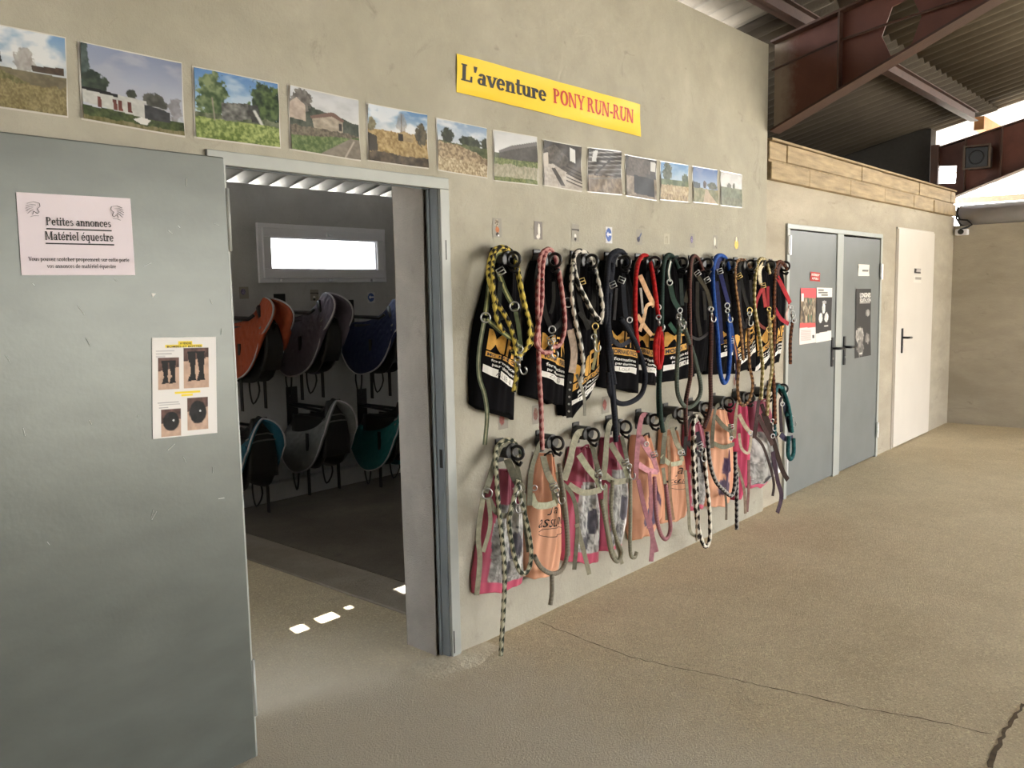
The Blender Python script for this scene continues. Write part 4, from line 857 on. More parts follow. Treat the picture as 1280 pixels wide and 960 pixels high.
def make_bag(rows, seed, lab, grp, colf, m, nu=44, nt=72, dy=0.0, **kw):
    S = bag_surface(rows, seed, **kw); S0 = S
    if dy: S = lambda u, t, lift=0.0: S0(u, t, lift) + Vector((0, dy, 0))
    top = S(0.5, 0)
    r = thing('cloth_bag', (top.x, 0, top.z), lab, 'bag', grp)
    s = MB(); s.grid(lambda u, t: S(u, t), nu, nt, colf)
    nb = len(s.v)
    s.grid(lambda u, t: Vector((S(u, t).x, -0.010 + dy, S(u, t).z)), 6, nt, lambda u, t: colf(0 if u < .5 else 1, t), flip=True)
    # close the sides and bottom
    def fi(i, j): return j * (nu + 1) + i
    def bi(i, j): return nb + j * 7 + i
    for j in range(nt):
        s.f.append((fi(0, j), fi(0, j + 1), bi(0, j + 1), bi(0, j))); s.f.append((fi(nu, j + 1), fi(nu, j), bi(6, j), bi(6, j + 1)))
    s.f.append(tuple(fi(i, nt) for i in range(nu + 1)) + tuple(bi(i, nt) for i in range(6, -1, -1)))
    s.build('bag_body', m, r, True)
    # draw cord
    s = MB(); a, c = S(0.2, 0.02), S(0.8, 0.02); mid = (a + c) / 2 + Vector((0, -0.02, 0.025)); s.tube([a, a.lerp(mid, .5) + Vector((0, -.01, .01)), mid, c.lerp(mid, .5), c], 0.005, 6, None); s.build('draw_cord', strap_mat((58, 54, 52)) if m is M_cloth else strap_mat((150, 70, 90)), r, True)
    return r, S
BLK = L3(15, 14, 16)
def black_col(u, t): return BLK
UB = [
 ([(628, 322, 648, 322), (618, 350, 654, 350), (606, 400, 655, 405), (600, 445, 649, 450), (598, 478, 650, 492), (599, 507, 651, 524)], 'ALIEN', (.12, .98, .52, .80), .10),
 ([(676, 325, 700, 325), (668, 360, 706, 362), (666, 420, 707, 425), (664, 465, 711, 475), (662, 496, 713, 508)], 'ZICO', (.22, .95, .52, .86), .05),
 ([(722, 330, 745, 330), (714, 370, 752, 370), (708, 420, 753, 420), (706, 470, 753, 470), (708, 500, 742, 497), (710, 522, 722, 519)], 'LEO', (.2, .98, .56, .86), -.22),
 ([(764, 325, 785, 325), (758, 370, 797, 370), (757, 420, 800, 420), (756, 460, 806, 462), (757, 483, 806, 492)], 'LOLA', (.12, .78, .54, .88), .04),
 ([(800, 325, 820, 325), (794, 370, 823, 370), (793, 420, 824, 420), (795, 460, 827, 466), (797, 476, 827, 482)], 'KIKI', (.05, .9, .58, .92), .05),
 ([(834, 325, 855, 325), (830, 370, 860, 370), (829, 420, 868, 418), (829, 458, 873, 453), (828, 478, 876, 470)], 'TITI', (.08, .88, .56, .9), -.05),
 ([(862, 330, 884, 330), (858, 370, 888, 370), (860, 420, 890, 420), (858, 450, 890, 450), (858, 467, 890, 465)], None, None, 0),
 ([(893, 330, 912, 330), (890, 370, 917, 370), (891, 420, 920, 420), (891, 450, 922, 450), (889, 468, 923, 466)], '', (.3, .95, .58, .84), -.05),
 ([(920, 332, 938, 332), (916, 370, 942, 370), (917, 420, 948, 418), (918, 448, 951, 440), (920, 467, 952, 458)], 'PILO', (.1, .95, .58, .9), -.16),
 ([(946, 334, 962, 334), (943, 370, 966, 370), (945, 420, 969, 416), (948, 446, 971, 440), (946, 466, 969, 456)], 'OPI', (.1, .95, .56, .92), -.25),
 ([(970, 335, 986, 335), (968, 370, 988, 370), (968, 420, 986, 418), (968, 445, 986, 442), (968, 455, 985, 453)], 'ITO', (.35, 1.0, .6, .92), -.05),
]
BL = ['first black cloth bag of the upper row, under the yellow and black rope', 'black cloth bag under the burgundy rope, upper row', 'black cloth bag hanging askew to a point under the black and white rope', 'black cloth bag under the navy rope, its print creased in the middle', 'black cloth bag behind the bright red rope', 'black cloth bag behind the dark green rope', 'plain black cloth bag without any print, behind the dark brown rope', 'black cloth bag almost hidden behind the royal blue rope', 'black cloth bag with tilted white strip behind the tan and brown rope', 'black cloth bag with steeply tilted print behind the cream rope', 'black cloth bag beside the first grey door, last of the upper row']
for i, (rows, nm, reg, sl) in enumerate(UB):
    r, S = make_bag(rows, 30 + i, BL[i], 'black bags of the upper row', black_col, M_cloth, nu=40 if i < 6 else 28, nt=60, dy=0.03 if i == 10 else 0, thick=0.085 if i < 6 else 0.075, fold=0.8)
    if nm is None: continue
    u0, u1, t0, t1 = reg; H = t1 - t0
    fl = lambda u, t: S(min(1, max(0, u)), min(1, max(0, t + sl * (u - 0.5))), 0.0022)
    def patch(ua, ub, ta, tb, name, m):
        s = MB(); s.grid(lambda u, t: fl(ua + (ub - ua) * u, ta + (tb - ta) * t), 10, 2); return s.build(name, m, r)
    def sub(txt, ua, ub, tb, tc, name, m, bold=0.03, lift=0.0):
        v, f, W = sans_mesh(txt, bold); s = MB()
        bm = bmesh.new(); vs_ = [bm.verts.new((a, c_, 0)) for a, c_ in v]
        for q in f:
            try: bm.faces.new([vs_[k] for k in q])
            except ValueError: pass
        bmesh.ops.subdivide_edges(bm, edges=bm.edges[:], cuts=1 if len(f) > 150 else 3, use_grid_fill=True)
        bm.verts.index_update()
        s.add([fl(ua + (ub - ua) * p.co.x / W, tb + (tc - tb) * p.co.y) + Vector((0, -lift, 0)) for p in bm.verts], [tuple(p.index for p in q.verts) for q in bm.faces]); bm.free()
        return s.build(name, m, r)
    sub('MFR', u0, u1, t0 + .40 * H, t0, 'gold_lettering', M_inkgold, 0.012)
    patch(u0, u1, t0 + .44 * H, t0 + .57 * H, 'gold_band', M_inkgold); sub('MORNAND FOREZ', u0 + .02, u1 - .02, t0 + .545 * H, t0 + .465 * H, 'band_lettering', M_ink, 0.03, 0.0012)
    sub('formations', u0 + .12 * (u1 - u0), u1 - .05, t0 + .68 * H, t0 + .62 * H, 'white_lettering', M_inkwhite, 0.02); sub('par alternance', u0 + .16 * (u1 - u0), u1 - .05, t0 + .775 * H, t0 + .715 * H, 'white_lettering', M_inkwhite, 0.02)
    patch(u0 + (.0 if i else -.02), u1 - .03, t0 + .82 * H, t0 + .98 * H, 'name_strip', M_inkwhite)
    if nm: sub(nm, u0 + .25 * (u1 - u0), u0 + .7 * (u1 - u0), t0 + .95 * H, t0 + .85 * H, 'handwritten_name', M_inkgrey, -0.012, 0.0012)

# lower bags: glittery grey with pink trim, peach with writing or a figure, plain pink
def silver_cv(seed, pinkL, pinkB, dark):
    c = Cv(90, 130, (150, 148, 144), seed); n = c.noise(40, 50, 3); c.a *= (0.35 + 1.2 * n)[..., None]
    c.mix(np.clip((c.noise(6, 9, 4) - .52) * 6, 0, 1) * .8, (206, 204, 200)); c.mix(np.clip((c.noise(7, 10, 4) - .62) * 8, 0, 1) * dark, (40, 38, 46))
    if dark > .5:
        c.blob(.6, .62, .14, .10, (44, 42, 54), (90, 86, 96), .6); c.blob(.74, .78, .1, .07, (220, 218, 216), (240, 238, 236), .6); c.blob(.45, .82, .09, .07, (36, 34, 40), (80, 78, 84), .7)
    c.mix((c.X < pinkL + .03 * np.sin(9 * c.Y)).astype(float), (176, 72, 98)); c.mix((c.Y > 1 - pinkB).astype(float), (190, 76, 104)); c.mix((c.Y < .3).astype(float), (150, 64, 86))
    return c
def peach_cv(seed, fig):
    c = Cv(70, 100, (218, 164, 134), seed); c.a *= (0.93 + 0.14 * c.noise(5, 3, 2))[..., None]
    if fig:
        c.blob(.55, .6, .2, .13, (70, 56, 82), (112, 90, 110), .6); c.blob(.5, .8, .22, .09, (110, 96, 112), (90, 80, 100), .6); c.blob(.62, .48, .08, .07, (60, 40, 66), (84, 60, 90), .5); c.blob(.66, .7, .07, .06, (200, 150, 140), (220, 180, 160), .4)
    return c
def pink_cv(seed):
    c = Cv(40, 60, (176, 72, 98), seed); c.a *= (0.9 + 0.2 * c.noise(4, 3, 2))[..., None]; return c
LB = [
 ([(628, 588, 650, 588), (620, 620, 655, 620), (612, 660, 659, 660), (606, 700, 662, 700), (602, 725, 663, 720), (602, 746, 662, 731)], silver_cv(60, .15, .07, .7), M_silver, 'grey glitter bag with pink edge, leftmost of the lower row', None),
 ([(681, 568, 694, 568), (674, 600, 700, 600), (669, 640, 705, 640), (666, 690, 708, 690), (668, 712, 706, 710), (669, 724, 701, 719)], peach_cv(61, 0), M_cloth, 'peach bag with black handwriting, second in the lower row', ("J'ai", 'assumé')),
 ([(723, 560, 742, 560), (716, 600, 748, 600), (708, 640, 755, 640), (707, 680, 757, 678), (712, 704, 757, 704)], silver_cv(62, .22, .09, .9), M_silver, 'grey glitter bag with wide pink side, third in the lower row', None),
 ([(763, 548, 778, 548), (759, 580, 785, 580), (757, 620, 788, 620), (757, 660, 787, 655), (757, 690, 784, 686)], silver_cv(63, .16, .05, .8), M_silver, 'grey glitter bag with black print beside the mauve halter', None),
 ([(800, 545, 815, 545), (796, 580, 824, 580), (792, 620, 832, 620), (791, 650, 833, 645), (797, 676, 822, 668)], peach_cv(64, 1), M_cloth, 'peach bag with dark figure behind the mauve halter', None),
 ([(835, 538, 850, 538), (833, 570, 858, 570), (829, 600, 862, 600), (832, 630, 867, 628), (833, 657, 866, 643)], peach_cv(65, 0), M_cloth, 'peach bag with sketchy writing next to the black and white braid', ("J'ai", 'couru')),
 ([(866, 530, 878, 530), (863, 560, 884, 560), (862, 590, 886, 590), (863, 620, 888, 618), (866, 640, 886, 634)], silver_cv(66, .1, .06, .5), M_silver, 'narrow grey bag behind the black and white braid', None),
 ([(894, 512, 910, 512), (891, 550, 916, 550), (889, 590, 920, 590), (888, 615, 921, 612), (890, 636, 918, 630)], peach_cv(67, 1), M_cloth, 'peach bag with violet figure inside the black rope loop', None),
 ([(922, 505, 935, 505), (919, 540, 938, 540), (918, 580, 940, 580), (918, 608, 939, 606), (921, 625, 931, 624)], pink_cv(68), M_cloth, 'plain pink bag between the peach bag and the last grey one', None),
 ([(946, 502, 962, 502), (941, 545, 974, 545), (941, 580, 980, 573), (942, 600, 981, 588), (944, 612, 960, 606)], silver_cv(69, .02, .09, .7), M_silver, 'grey glitter bag with pink hem, last of the lower row', None),
]
for i, (rows, cv, m, lab, txt) in enumerate(LB):
    cf = cv.cols(); r, S = make_bag(rows, 80 + i, lab, 'bags of the lower row', cf, m, nu=56 if i < 4 else 40, nt=90 if i < 4 else 64, thick=0.08, fold=1.0)
    if txt:
        fl = lambda u, t: S(min(1, max(0, u)), t, 0.0025)
        put_sans(fl, txt[0], .3, .62, .47, .38, 'handwriting', M_ink, r, -0.005, 0.35, 0); put_sans(fl, txt[1], .12, .9, .60, .51, 'handwriting', M_ink, r, -0.005, 0.35, -0.03)
        s = MB(); pts = [fl(.12 + .8 * (0.5 - 0.5 * math.cos(a)), .635 + .03 * math.sin(a) - .02 * (0.5 - .5 * math.cos(a))) for a in np.linspace(0.3, 6.0, 30)]; s.tube(pts, 0.0014, 5); s.build('swoosh', M_ink, r)

# ------------------------------------------------------------------ ropes and straps
def smooth(P, step):
    P = [Vector(p) for p in P]; out = []; n = len(P)
    for i in range(n - 1):
        p0, p1_, p2_, p3_ = P[max(0, i - 1)], P[i], P[i + 1], P[min(n - 1, i + 2)]
        k = max(1, int((p2_ - p1_).length / step))
        for j in range(k):
            t = j / k; out.append(0.5 * ((2 * p1_) + (p2_ - p0) * t + (2 * p0 - 5 * p1_ + 4 * p2_ - p3_) * t * t + (3 * p1_ - p0 - 3 * p2_ + p3_) * t ** 3))
    out.append(P[-1]); return out
def path3(s, hz, d=-0.155, jit=0.0):
    """pixel trace -> points on the wall; close to the hook the line runs back over the dome"""
    out = []
    for u, v in px(s):
        p = at(u, v, d)
        k = min(1.0, max(0.0, (p.z - (hz - 0.10)) / 0.10)) if hz else 0
        y = d * (1 - k) + (-0.075) * k
        out.append(at(u, v, y))
    return out
def cord(root, pts, r, ca, cb, pitch=0.055, flat=False, name='braided_cord'):
    ca, cb = L3(*ca), L3(*cb)
    def cf(S, a):
        q = (S / pitch + a / (2 * math.pi)) % 1.0 < .5; w_ = (S / pitch - a / (2 * math.pi)) % 1.0 < .5
        return ca if q != w_ else cb
    def rf(S, a):
        if flat: return r * (1 + 0.03 * math.sin(2 * math.pi * S / 0.012 + a))
        return r * (1 + 0.16 * abs(math.sin(math.pi * (S / pitch * 2 + a / math.pi))) - 0.06)
    s = MB(); s.tube(smooth(pts, 0.007), r, 12, None, rf, cf); return s.build(name, M_rope, root, True)
def snap(root, p, d=(0, 0, -1), m=None, sc_=1.0):
    """trigger snap: swivel eye, barrel, curved hook"""
    m = m or M_chrome; p = Vector(p); d = Vector(d).normalized(); e = Vector((0.75, -0.66, 0)); e = (e - d * e.dot(d)).normalized()
    s = MB(); s.torus(p + d * 0.012 * sc_, 0.013 * sc_, 0.0035 * sc_, d.cross(e), 6, 14); s.tube([p + d * 0.026 * sc_, p + d * 0.05 * sc_], 0.007 * sc_, 8)
    hk = [p + d * 0.05 * sc_] + [p + d * (0.068 + 0.018 * math.sin(a)) * sc_ + e * (0.014 - 0.014 * math.cos(a)) * sc_ for a in np.linspace(0, math.pi * 1.25, 10)]
    s.tube(hk, 0.004 * sc_, 6); return s.build('snap_hook', m, root, True)
def strap(root, pts, wd, rgb, stripe=None, nrm=(-0.55, -0.83, 0.0), name='strap', th=0.004):
    P = smooth(pts, 0.02); n = len(P); N0 = Vector(nrm).normalized()
    def ribbon(lift, w_, t_):
        s = MB()
        for i, p in enumerate(P):
            t = (P[min(i + 1, n - 1)] - P[max(0, i - 1)]).normalized(); b_ = t.cross(N0)
            if b_.length < 0.2: b_ = Vector((0.83, -0.55, 0))
            b_.normalize(); nn = b_.cross(t).normalized()
            if nn.dot(N0) < 0: nn = -nn
            o = p + nn * lift
            for a, c in ((-1, 0), (1, 0), (1, -1), (-1, -1)): s.v.append(tuple(o + b_ * (a * w_ / 2) + nn * (c * t_)))
        for i in range(n - 1):
            for j in range(4): s.f.append((4 * i + j, 4 * i + (j + 1) % 4, 4 * i + 4 + (j + 1) % 4, 4 * i + 4 + j))
        s.f.append((3, 2, 1, 0)); q = 4 * (n - 1); s.f.append((q, q + 1, q + 2, q + 3)); return s
    o = ribbon(0, wd, th).build(name, strap_mat(rgb), root)
    if stripe: ribbon(0.0008, wd * 0.34, 0.002).build('stripe', strap_mat(stripe), o)
    return o
def ring_(root, p, R=0.020, m=None):
    s = MB(); s.torus(p, R, 0.0032, (-0.55, -0.83, 0.05), 6, 18); return s.build('ring', m or M_chrome, root, True)
def buckle(root, p, ang=0.0, w_=0.034, h_=0.028, m=None):
    p = Vector(p); e = Vector((0.83 * math.cos(ang), -0.55 * math.cos(ang), math.sin(ang))); g = Vector((-0.83 * math.sin(ang), 0.55 * math.sin(ang), math.cos(ang))); s = MB()
    c = [p + e * (a * w_ / 2) + g * (b_ * h_ / 2) for a, b_ in ((-1, -1), (1, -1), (1, 1), (-1, 1))]
    s.tube(c + [c[0]], 0.003, 6); s.tube([(c[0] + c[3]) / 2, (c[1] + c[2]) / 2], 0.0026, 6); s.build('buckle', m or M_chrome, root, True)

def rope(lab, hz, grp, paths, r, ca, cb, snaps=(), pitch=0.055, flat=False, d=-0.155, m=None, dy=0):
    P = [path3(s_, hz, d - 0.006 * k) for k, s_ in enumerate(paths)]
    root = thing('lead_rope', (P[0][0].x, 0, max(p.z for q in P for p in q)), lab, 'lead rope', grp)
    for q in P: cord(root, q, r, ca, cb, pitch, flat)
    for u, v, du, dv in snaps:
        a = at(u, v, d - 0.012); b_ = at(u + du, v + dv, d - 0.012); snap(root, a, b_ - a, m)
    return root
def halter(lab, hz, grp, straps, rings=(), buckles=(), d=-0.145, m=None, snaps=()):
    P = [path3(q[0], hz, d - (q[4] if len(q) > 4 else 0)) for q in straps]
    root = thing('halter', (P[0][0].x, 0, hz), lab, 'halter', grp)
    for q, pts in zip(straps, P): strap(root, pts, q[1], q[2], q[3] if len(q) > 3 else None)
    for q in rings: ring_(root, at(q[0], q[1], d - 0.012), q[2] if len(q) > 2 else 0.020, m)
    for q in buckles: buckle(root, at(q[0], q[1], d - 0.014), q[2] if len(q) > 2 else 0, m=m)
    for u, v, du, dv in snaps:
        a = at(u, v, d - 0.014); b_ = at(u + du, v + dv, d - 0.014); snap(root, a, b_ - a, m)
    return root
GU, GL_, HU, HL = 'lead ropes of the upper row', 'lead ropes of the lower row', 'halters of the upper row', 'halters of the lower row'
YEL, BK, WH = (214, 190, 92), (26, 24, 22), (214, 208, 196)
rope('yellow and black braided lead rope, looped double over the first upper hook', UP, GU, ['657,436 664,428 663,405 653,372 647,340 640,316 628,309 617,314 611,332 612,352 620,376 633,397 641,417 645,440 646,466 642,490', '646,330 651,356 657,384 662,408 659,432 648,446 640,438', '632,312 620,313 615,332 616,352 618,378 622,402 630,414'], 0.0100, YEL, BK, [(646, 446, 3, 12)], 0.085)
rope('burgundy and pink braided lead rope hanging long from the second upper hook', UP, GU, ['688,434 700,430 706,405 702,362 697,335 689,313 679,315 674,330 672,375 673,420 674,465 676,500 677,535 678,562', '694,318 683,316 678,335 677,378 672,410 670,428 678,440 690,440'], 0.0105, (128, 58, 62), (190, 140, 134), [(688, 425, 1, 10)], 0.075)
rope('black and white checked lead rope crossing the third upper hook', UP, GU, ['748,360 743,335 734,318 722,314 717,325 721,350 731,372 742,392 752,402', '742,330 749,358 753,386 750,405', '716,330 714,360 718,395 725,425 729,455 726,478'], 0.0115, WH, BK, [(742, 418, 1, 12)], 0.115)
rope('navy lead rope hanging in a long loop from the fourth upper hook', UP, GU, ['776,398 795,430 806,465 803,490 790,502 774,504 763,492 760,465', '786,335 780,317 770,314 761,325 758,358 757,400 760,440 764,478 768,520 770,552', '766,330 760,400 763,445 768,480'], 0.0135, (38, 40, 48), (26, 28, 36), (), 0.03, True)
rope('bright red lead rope with a clip on the fifth upper hook', UP, GU, ['798,440 795,410 794,380 795,345 799,325 806,319 812,326 817,350 821,380 823,396', '824,410 819,430 820,452 825,455 827,432 825,410', '825,408 822,440 824,460 828,440 826,412'], 0.0115, (190, 36, 36), (150, 26, 28), [(823, 394, 1, 12)], 0.02, True)
rope('dark green lead rope hanging straight from the sixth upper hook', UP, GU, ['848,336 840,320 832,322 828,345 827,400 826,440 824,482 826,520 829,540'], 0.013, (44, 62, 56), (32, 48, 44), (), 0.03, True)
rope('grey green lead rope with a round loop below the sixth upper hook', UP, GU, ['850,392 848,430 846,470 848,495 858,509 870,503 876,485 869,450 859,420 852,398'], 0.012, (96, 102, 92), (70, 78, 70), [(848, 392, 3, 12)], 0.03, True)
rope('dark brown lead rope in long strands from the seventh upper hook', UP, GU, ['878,338 872,323 865,322 862,345 862,400 863,440 863,470 857,505 858,545', '889,392 889,430 888,470 888,508 880,535'], 0.012, (96, 62, 56), (54, 40, 38), [(889, 384, 0, 12)], 0.03)
rope('royal blue lead rope folded in a long loop on the eighth upper hook', UP, GU, ['912,338 906,322 896,321 891,340 893,380 897,420 899,456 904,478 910,470 912,440 910,402'], 0.0135, (44, 80, 150), (30, 66, 136), [(909, 386, 1, 12)], 0.02, True)
rope('tan and brown braided lead rope with a loop below the ninth upper hook', UP, GU, ['938,335 930,325 921,328 919,350 923,382 927,420 929,450', '935,410 937,455 941,478 938,497 930,507 924,500 922,478 925,450'], 0.009, (170, 130, 90), (74, 50, 38), [(937, 390, -1, 12)], 0.07)
rope('cream and olive lead rope on the tenth upper hook', UP, GU, ['962,342 957,326 949,325 944,345 943,382 949,420 953,458 951,500', '961,388 964,430 965,460 961,488 959,520'], 0.011, (206, 190, 150), (120, 108, 60), [(961, 384, 1, 12)], 0.07, m=M_brass)
rope('dark brown flecked lead rope beside the first grey door', UP, GU, ['984,336 976,327 970,334 968,370 968,420 966,455 968,490 969,530', '991,400 988,425 988,455'], 0.011, (130, 84, 60), (58, 36, 32), [(990, 388, 0, 10)], 0.06)
rope('cream and black braided lead rope reaching down to the floor from the first lower hook', LO, GL_, ['652,570 642,552 630,551 620,563 621,600 624,640 628,680 631,720 629,768 626,821', '648,600 642,625 636,650 640,682 646,706 653,717 661,711 664,690 660,660 652,628 646,606'], 0.0100, (196, 190, 164), (44, 50, 40), [(648, 606, -2, 10)], 0.085)
rope('grey lead rope drooping round the first peach bag', LO, GL_, ['699,580 704,620 708,655 709,690 703,711 690,717 676,709 668,695', '690,716 690,740 688,756'], 0.011, (140, 132, 116), (116, 110, 98), (), 0.03, True)
rope('grey olive lead rope in a loop beside the fourth lower bag', LO, GL_, ['766,600 764,640 770,672 777,690 772,702 764,692 758,660 752,625', '788,598 788,645 788,690 793,697 796,690'], 0.010, (146, 142, 122), (120, 116, 100), (), 0.03, True)
rope('mauve lead rope with a round loop beside the fifth lower hook', LO, GL_, ['818,596 820,640 825,665 832,674 838,662 836,636 832,606'], 0.011, (172, 122, 126), (146, 100, 106), (), 0.03, True)
rope('thick black and white braided lead rope reaching the floor in two strands', LO, GL_, ['879,530 872,519 867,528 866,560 868,600 870,640 875,668 881,683 887,674 887,640 883,600 880,560', '868,545 870,590 872,640 872,676'], 0.0115, (220, 214, 200), (34, 28, 24), [(876, 560, 1, 12)], 0.115)
rope('black and white flecked lead rope looped in front of the peach bag with violet figure', LO, GL_, ['884,540 887,575 894,600 905,613 915,619 919,600 919,565', '921,590 921,630 921,662'], 0.012, (30, 30, 36), (150, 146, 140), (), 0.07)
rope('teal lead rope hanging from the last lower hook beside the grey door', LO, GL_, ['984,520 980,492 972,483 968,500 968,545', '978,484 986,510 990,540', '986,545 985,566 988,574 992,566 992,548'], 0.014, (42, 96, 96), (30, 76, 80), [(989, 520, 2, 14)], 0.02, True)

OLV, OLS = (74, 82, 56), (170, 168, 112)
halter('olive green halter with pale stripe on the first upper hook', UP, HU, [('640,318 622,316 614,340 607,394', .020, OLV, OLS), ('606,398 599,440 599,470 606,494 609,520 606,556', .018, (88, 96, 76), (160, 160, 130)), ('609,399 624,412 640,424 652,434', .020, OLV, OLS), ('624,342 632,364 641,381', .022, OLV, OLS), ('644,386 648,408 652,436', .018, OLV), ('626,352 624,380 628,400', .018, (40, 44, 38))], [(607, 397), (643, 383), (649, 436, .016)], [(626, 339, .5), (648, 446, 0)])
halter('black halter with a beige padded noseband on the second upper hook', UP, HU, [('690,318 678,320 672,340 671,372', .022, BK), ('676,348 681,388 688,408', .022, BK), ('694,338 703,362 709,377', .024, BK), ('708,384 702,402 691,412', .024, BK), ('711,384 712,412', .026, (40, 30, 38)), ('713,412 718,440 715,466', .034, (190, 170, 152)), ('714,468 711,500 712,522', .030, BK), ('721,468 730,494 731,520', .014, (150, 148, 136)), ('692,352 692,378 688,392', .016, BK)], [(710, 378, .022), (690, 412, .016)], [(689, 424, .3)])
for q in [('713', 478), ('712', 487), ('711.5', 496), ('711', 505), ('711', 514)]:
    s = MB(); c_ = at(float(q[0]), q[1], -0.152); s.tube([c_, c_ + Vector((-.003, -.004, 0))], 0.005, 8); s.build('stud', M_chrome, [o for o in bpy.data.objects if o.name.startswith('halter.001')][0] if 'halter.001' in bpy.data.objects else None)
halter('black halter with brass clip on the third upper hook', UP, HU, [('738,320 726,322 722,346 726,384 736,412', .022, BK), ('744,345 742,382 738,410', .022, BK), ('724,390 734,402 748,404', .020, BK), ('744,412 745,440 741,462', .014, (160, 150, 110))], [(744, 408, .016)], [(727, 352, .3)], m=M_brass)
halter('navy black halter with silver buckles on the fourth upper hook', UP, HU, [('764,358 761,400 766,430', .022, (34, 36, 46)), ('779,352 783,396 797,430', .024, (30, 32, 40)), ('771,360 768,400', .014, (52, 50, 52)), ('766,424 776,432 790,424', .022, (36, 38, 48)), ('784,320 772,316 765,336 765,352', .026, (34, 36, 44)), ('764,440 766,480 769,520 771,545', .030, (52, 52, 50))], [(787, 400, .014)], [(766, 356, .4), (777, 350, -.4)])
halter('peach beige halter under the red rope on the fifth upper hook', UP, HU, [('800,344 808,362 818,383', .026, (216, 172, 134)), ('820,379 809,382 805,398 800,414', .018, (214, 178, 140)), ('797,394 806,408 815,419', .022, (200, 160, 122)), ('804,322 796,330 793,368 792,400', .020, (120, 90, 74)), ('801,360 804,392', .012, (180, 176, 168))], [(823, 384, .014)], [])
halter('dark green halter edged in white on the sixth upper hook', UP, HU, [('848,322 840,324 836,340 838,352', .024, (40, 58, 52), (226, 222, 212)), ('838,356 842,374 849,386', .028, (38, 62, 52)), ('851,348 853,382', .022, (40, 50, 46)), ('837,404 846,416 853,412', .024, (36, 70, 56)), ('826,418 826,450 823,488 824,520', .024, (40, 84, 76), (206, 206, 190))], [(837, 353, .016), (850, 388, .014)], [], snaps=[(848, 394, 1, 12)])
halter('dark olive halter with a square silver buckle on the seventh upper hook', UP, HU, [('876,326 866,326 864,346 857,378', .026, (52, 48, 38)), ('873,346 884,364 889,386', .024, (62, 56, 42)), ('872,352 872,392 876,420', .022, (40, 36, 30)), ('863,420 874,424 886,416', .016, (40, 38, 40)), ('880,364 882,400', .018, (36, 34, 32))], [(888, 386, .014)], [(872, 342, .6), (884, 350, .5)])
halter('navy blue halter hanging with the royal blue rope', UP, HU, [('908,324 900,324 896,338', .026, (34, 44, 92)), ('901,343 907,366 911,380', .026, (38, 42, 92)), ('896,352 900,392 903,430', .022, (30, 36, 80)), ('916,420 921,446 922,475', .026, (34, 40, 76), (170, 110, 70)), ('910,392 916,416 914,440', .020, (36, 70, 140))], [(909, 382, .016)], [(900, 339, .3), (914, 426, 0)])
halter('black halter beside the tan rope on the ninth upper hook', UP, HU, [('936,328 926,330 926,346 930,368 936,386', .022, BK), ('924,352 926,390 932,412', .020, (32, 32, 36)), ('934,398 930,425 932,448', .018, (36, 30, 28)), ('938,350 940,380 944,402', .018, (36, 32, 30))], [(937, 388, .018)], [(924, 345, .5)], m=M_brass)
halter('red halter on the tenth upper hook beneath the cream rope', UP, HU, [('953,360 946,376 943,394', .022, (160, 44, 50)), ('954,360 957,384', .024, (170, 60, 60)), ('960,358 960,384', .022, (150, 40, 48)), ('944,396 950,406 957,411', .018, (110, 46, 38)), ('956,328 950,338 951,356', .028, (226, 214, 186))], [(961, 412, .018)], [(954, 357, .2)], m=M_brass)
halter('red halter hanging beside the first grey door', UP, HU, [('972,346 980,362 988,379', .030, (168, 38, 46)), ('987,381 983,394 986,404', .014, (216, 186, 176)), ('969,386 976,398 986,405', .026, (160, 36, 52)), ('982,328 974,334 973,348', .022, (70, 44, 38))], [(989, 404, .014)], [], snaps=[(989, 382, 0, 12)])
SG, SGD, SGL = (146, 142, 122), (112, 110, 94), (164, 164, 140)
halter('grey halter of worn webbing on the first lower hook', LO, HL, [('646,556 628,556 620,572 612,600 607,616', .026, SGD), ('604,622 598,668 600,700 596,744', .022, SG), ('610,622 613,655 604,690', .018, SG), ('612,624 620,640 632,645 641,640', .022, SGD), ('634,574 645,600 654,614', .034, SGD), ('643,566 650,600 656,640', .020, SGD), ('655,618 657,655 661,690', .020, SGD)], [(609, 617, .022), (650, 636, .020)], [(647, 612, .4)])
halter('sage halter with a wide noseband over the first peach bag', LO, HL, [('690,556 678,552 671,566 664,592 662,632', .024, SGD), ('679,570 684,590 692,606', .030, SG), ('692,606 695,630', .028, SGL), ('664,618 670,631 684,632 696,628', .032, SGL), ('697,590 702,620 706,650', .020, SG)], [(668, 610, .012)], [(692, 608, .3)], snaps=[(695, 610, 2, 10)])
halter('wide sage halter with long straps on the third lower hook', LO, HL, [('738,542 724,541 717,556 713,575 705,600', .036, SG), ('724,568 735,585 746,598', .032, SGL), ('746,598 752,614', .030, SGL), ('711,606 730,616 752,612', .030, SG), ('702,603 716,620 722,655 718,712', .020, SGD), ('721,655 730,690 737,718', .022, SG), ('705,612 709,650 711,695', .018, SG), ('740,556 746,580 750,594', .024, SGD)], [], [(748, 592, .4)], snaps=[(749, 592, 1, 10)])
halter('sage halter with pale noseband on the fourth lower hook', LO, HL, [('776,533 764,528 759,545 757,575 754,600', .030, SG), ('763,554 772,569 781,583', .030, SG), ('781,583 786,599', .028, SGL), ('755,592 768,602 787,600', .030, SG), ('757,606 758,648 766,690 775,700', .022, SG), ('777,545 783,570 786,590', .022, SGD), ('770,676 778,705', .018, SG)], [], [(782, 578, .2)], snaps=[(786, 580, 1, 10)])
MV, MVL = (170, 116, 122), (196, 138, 146)
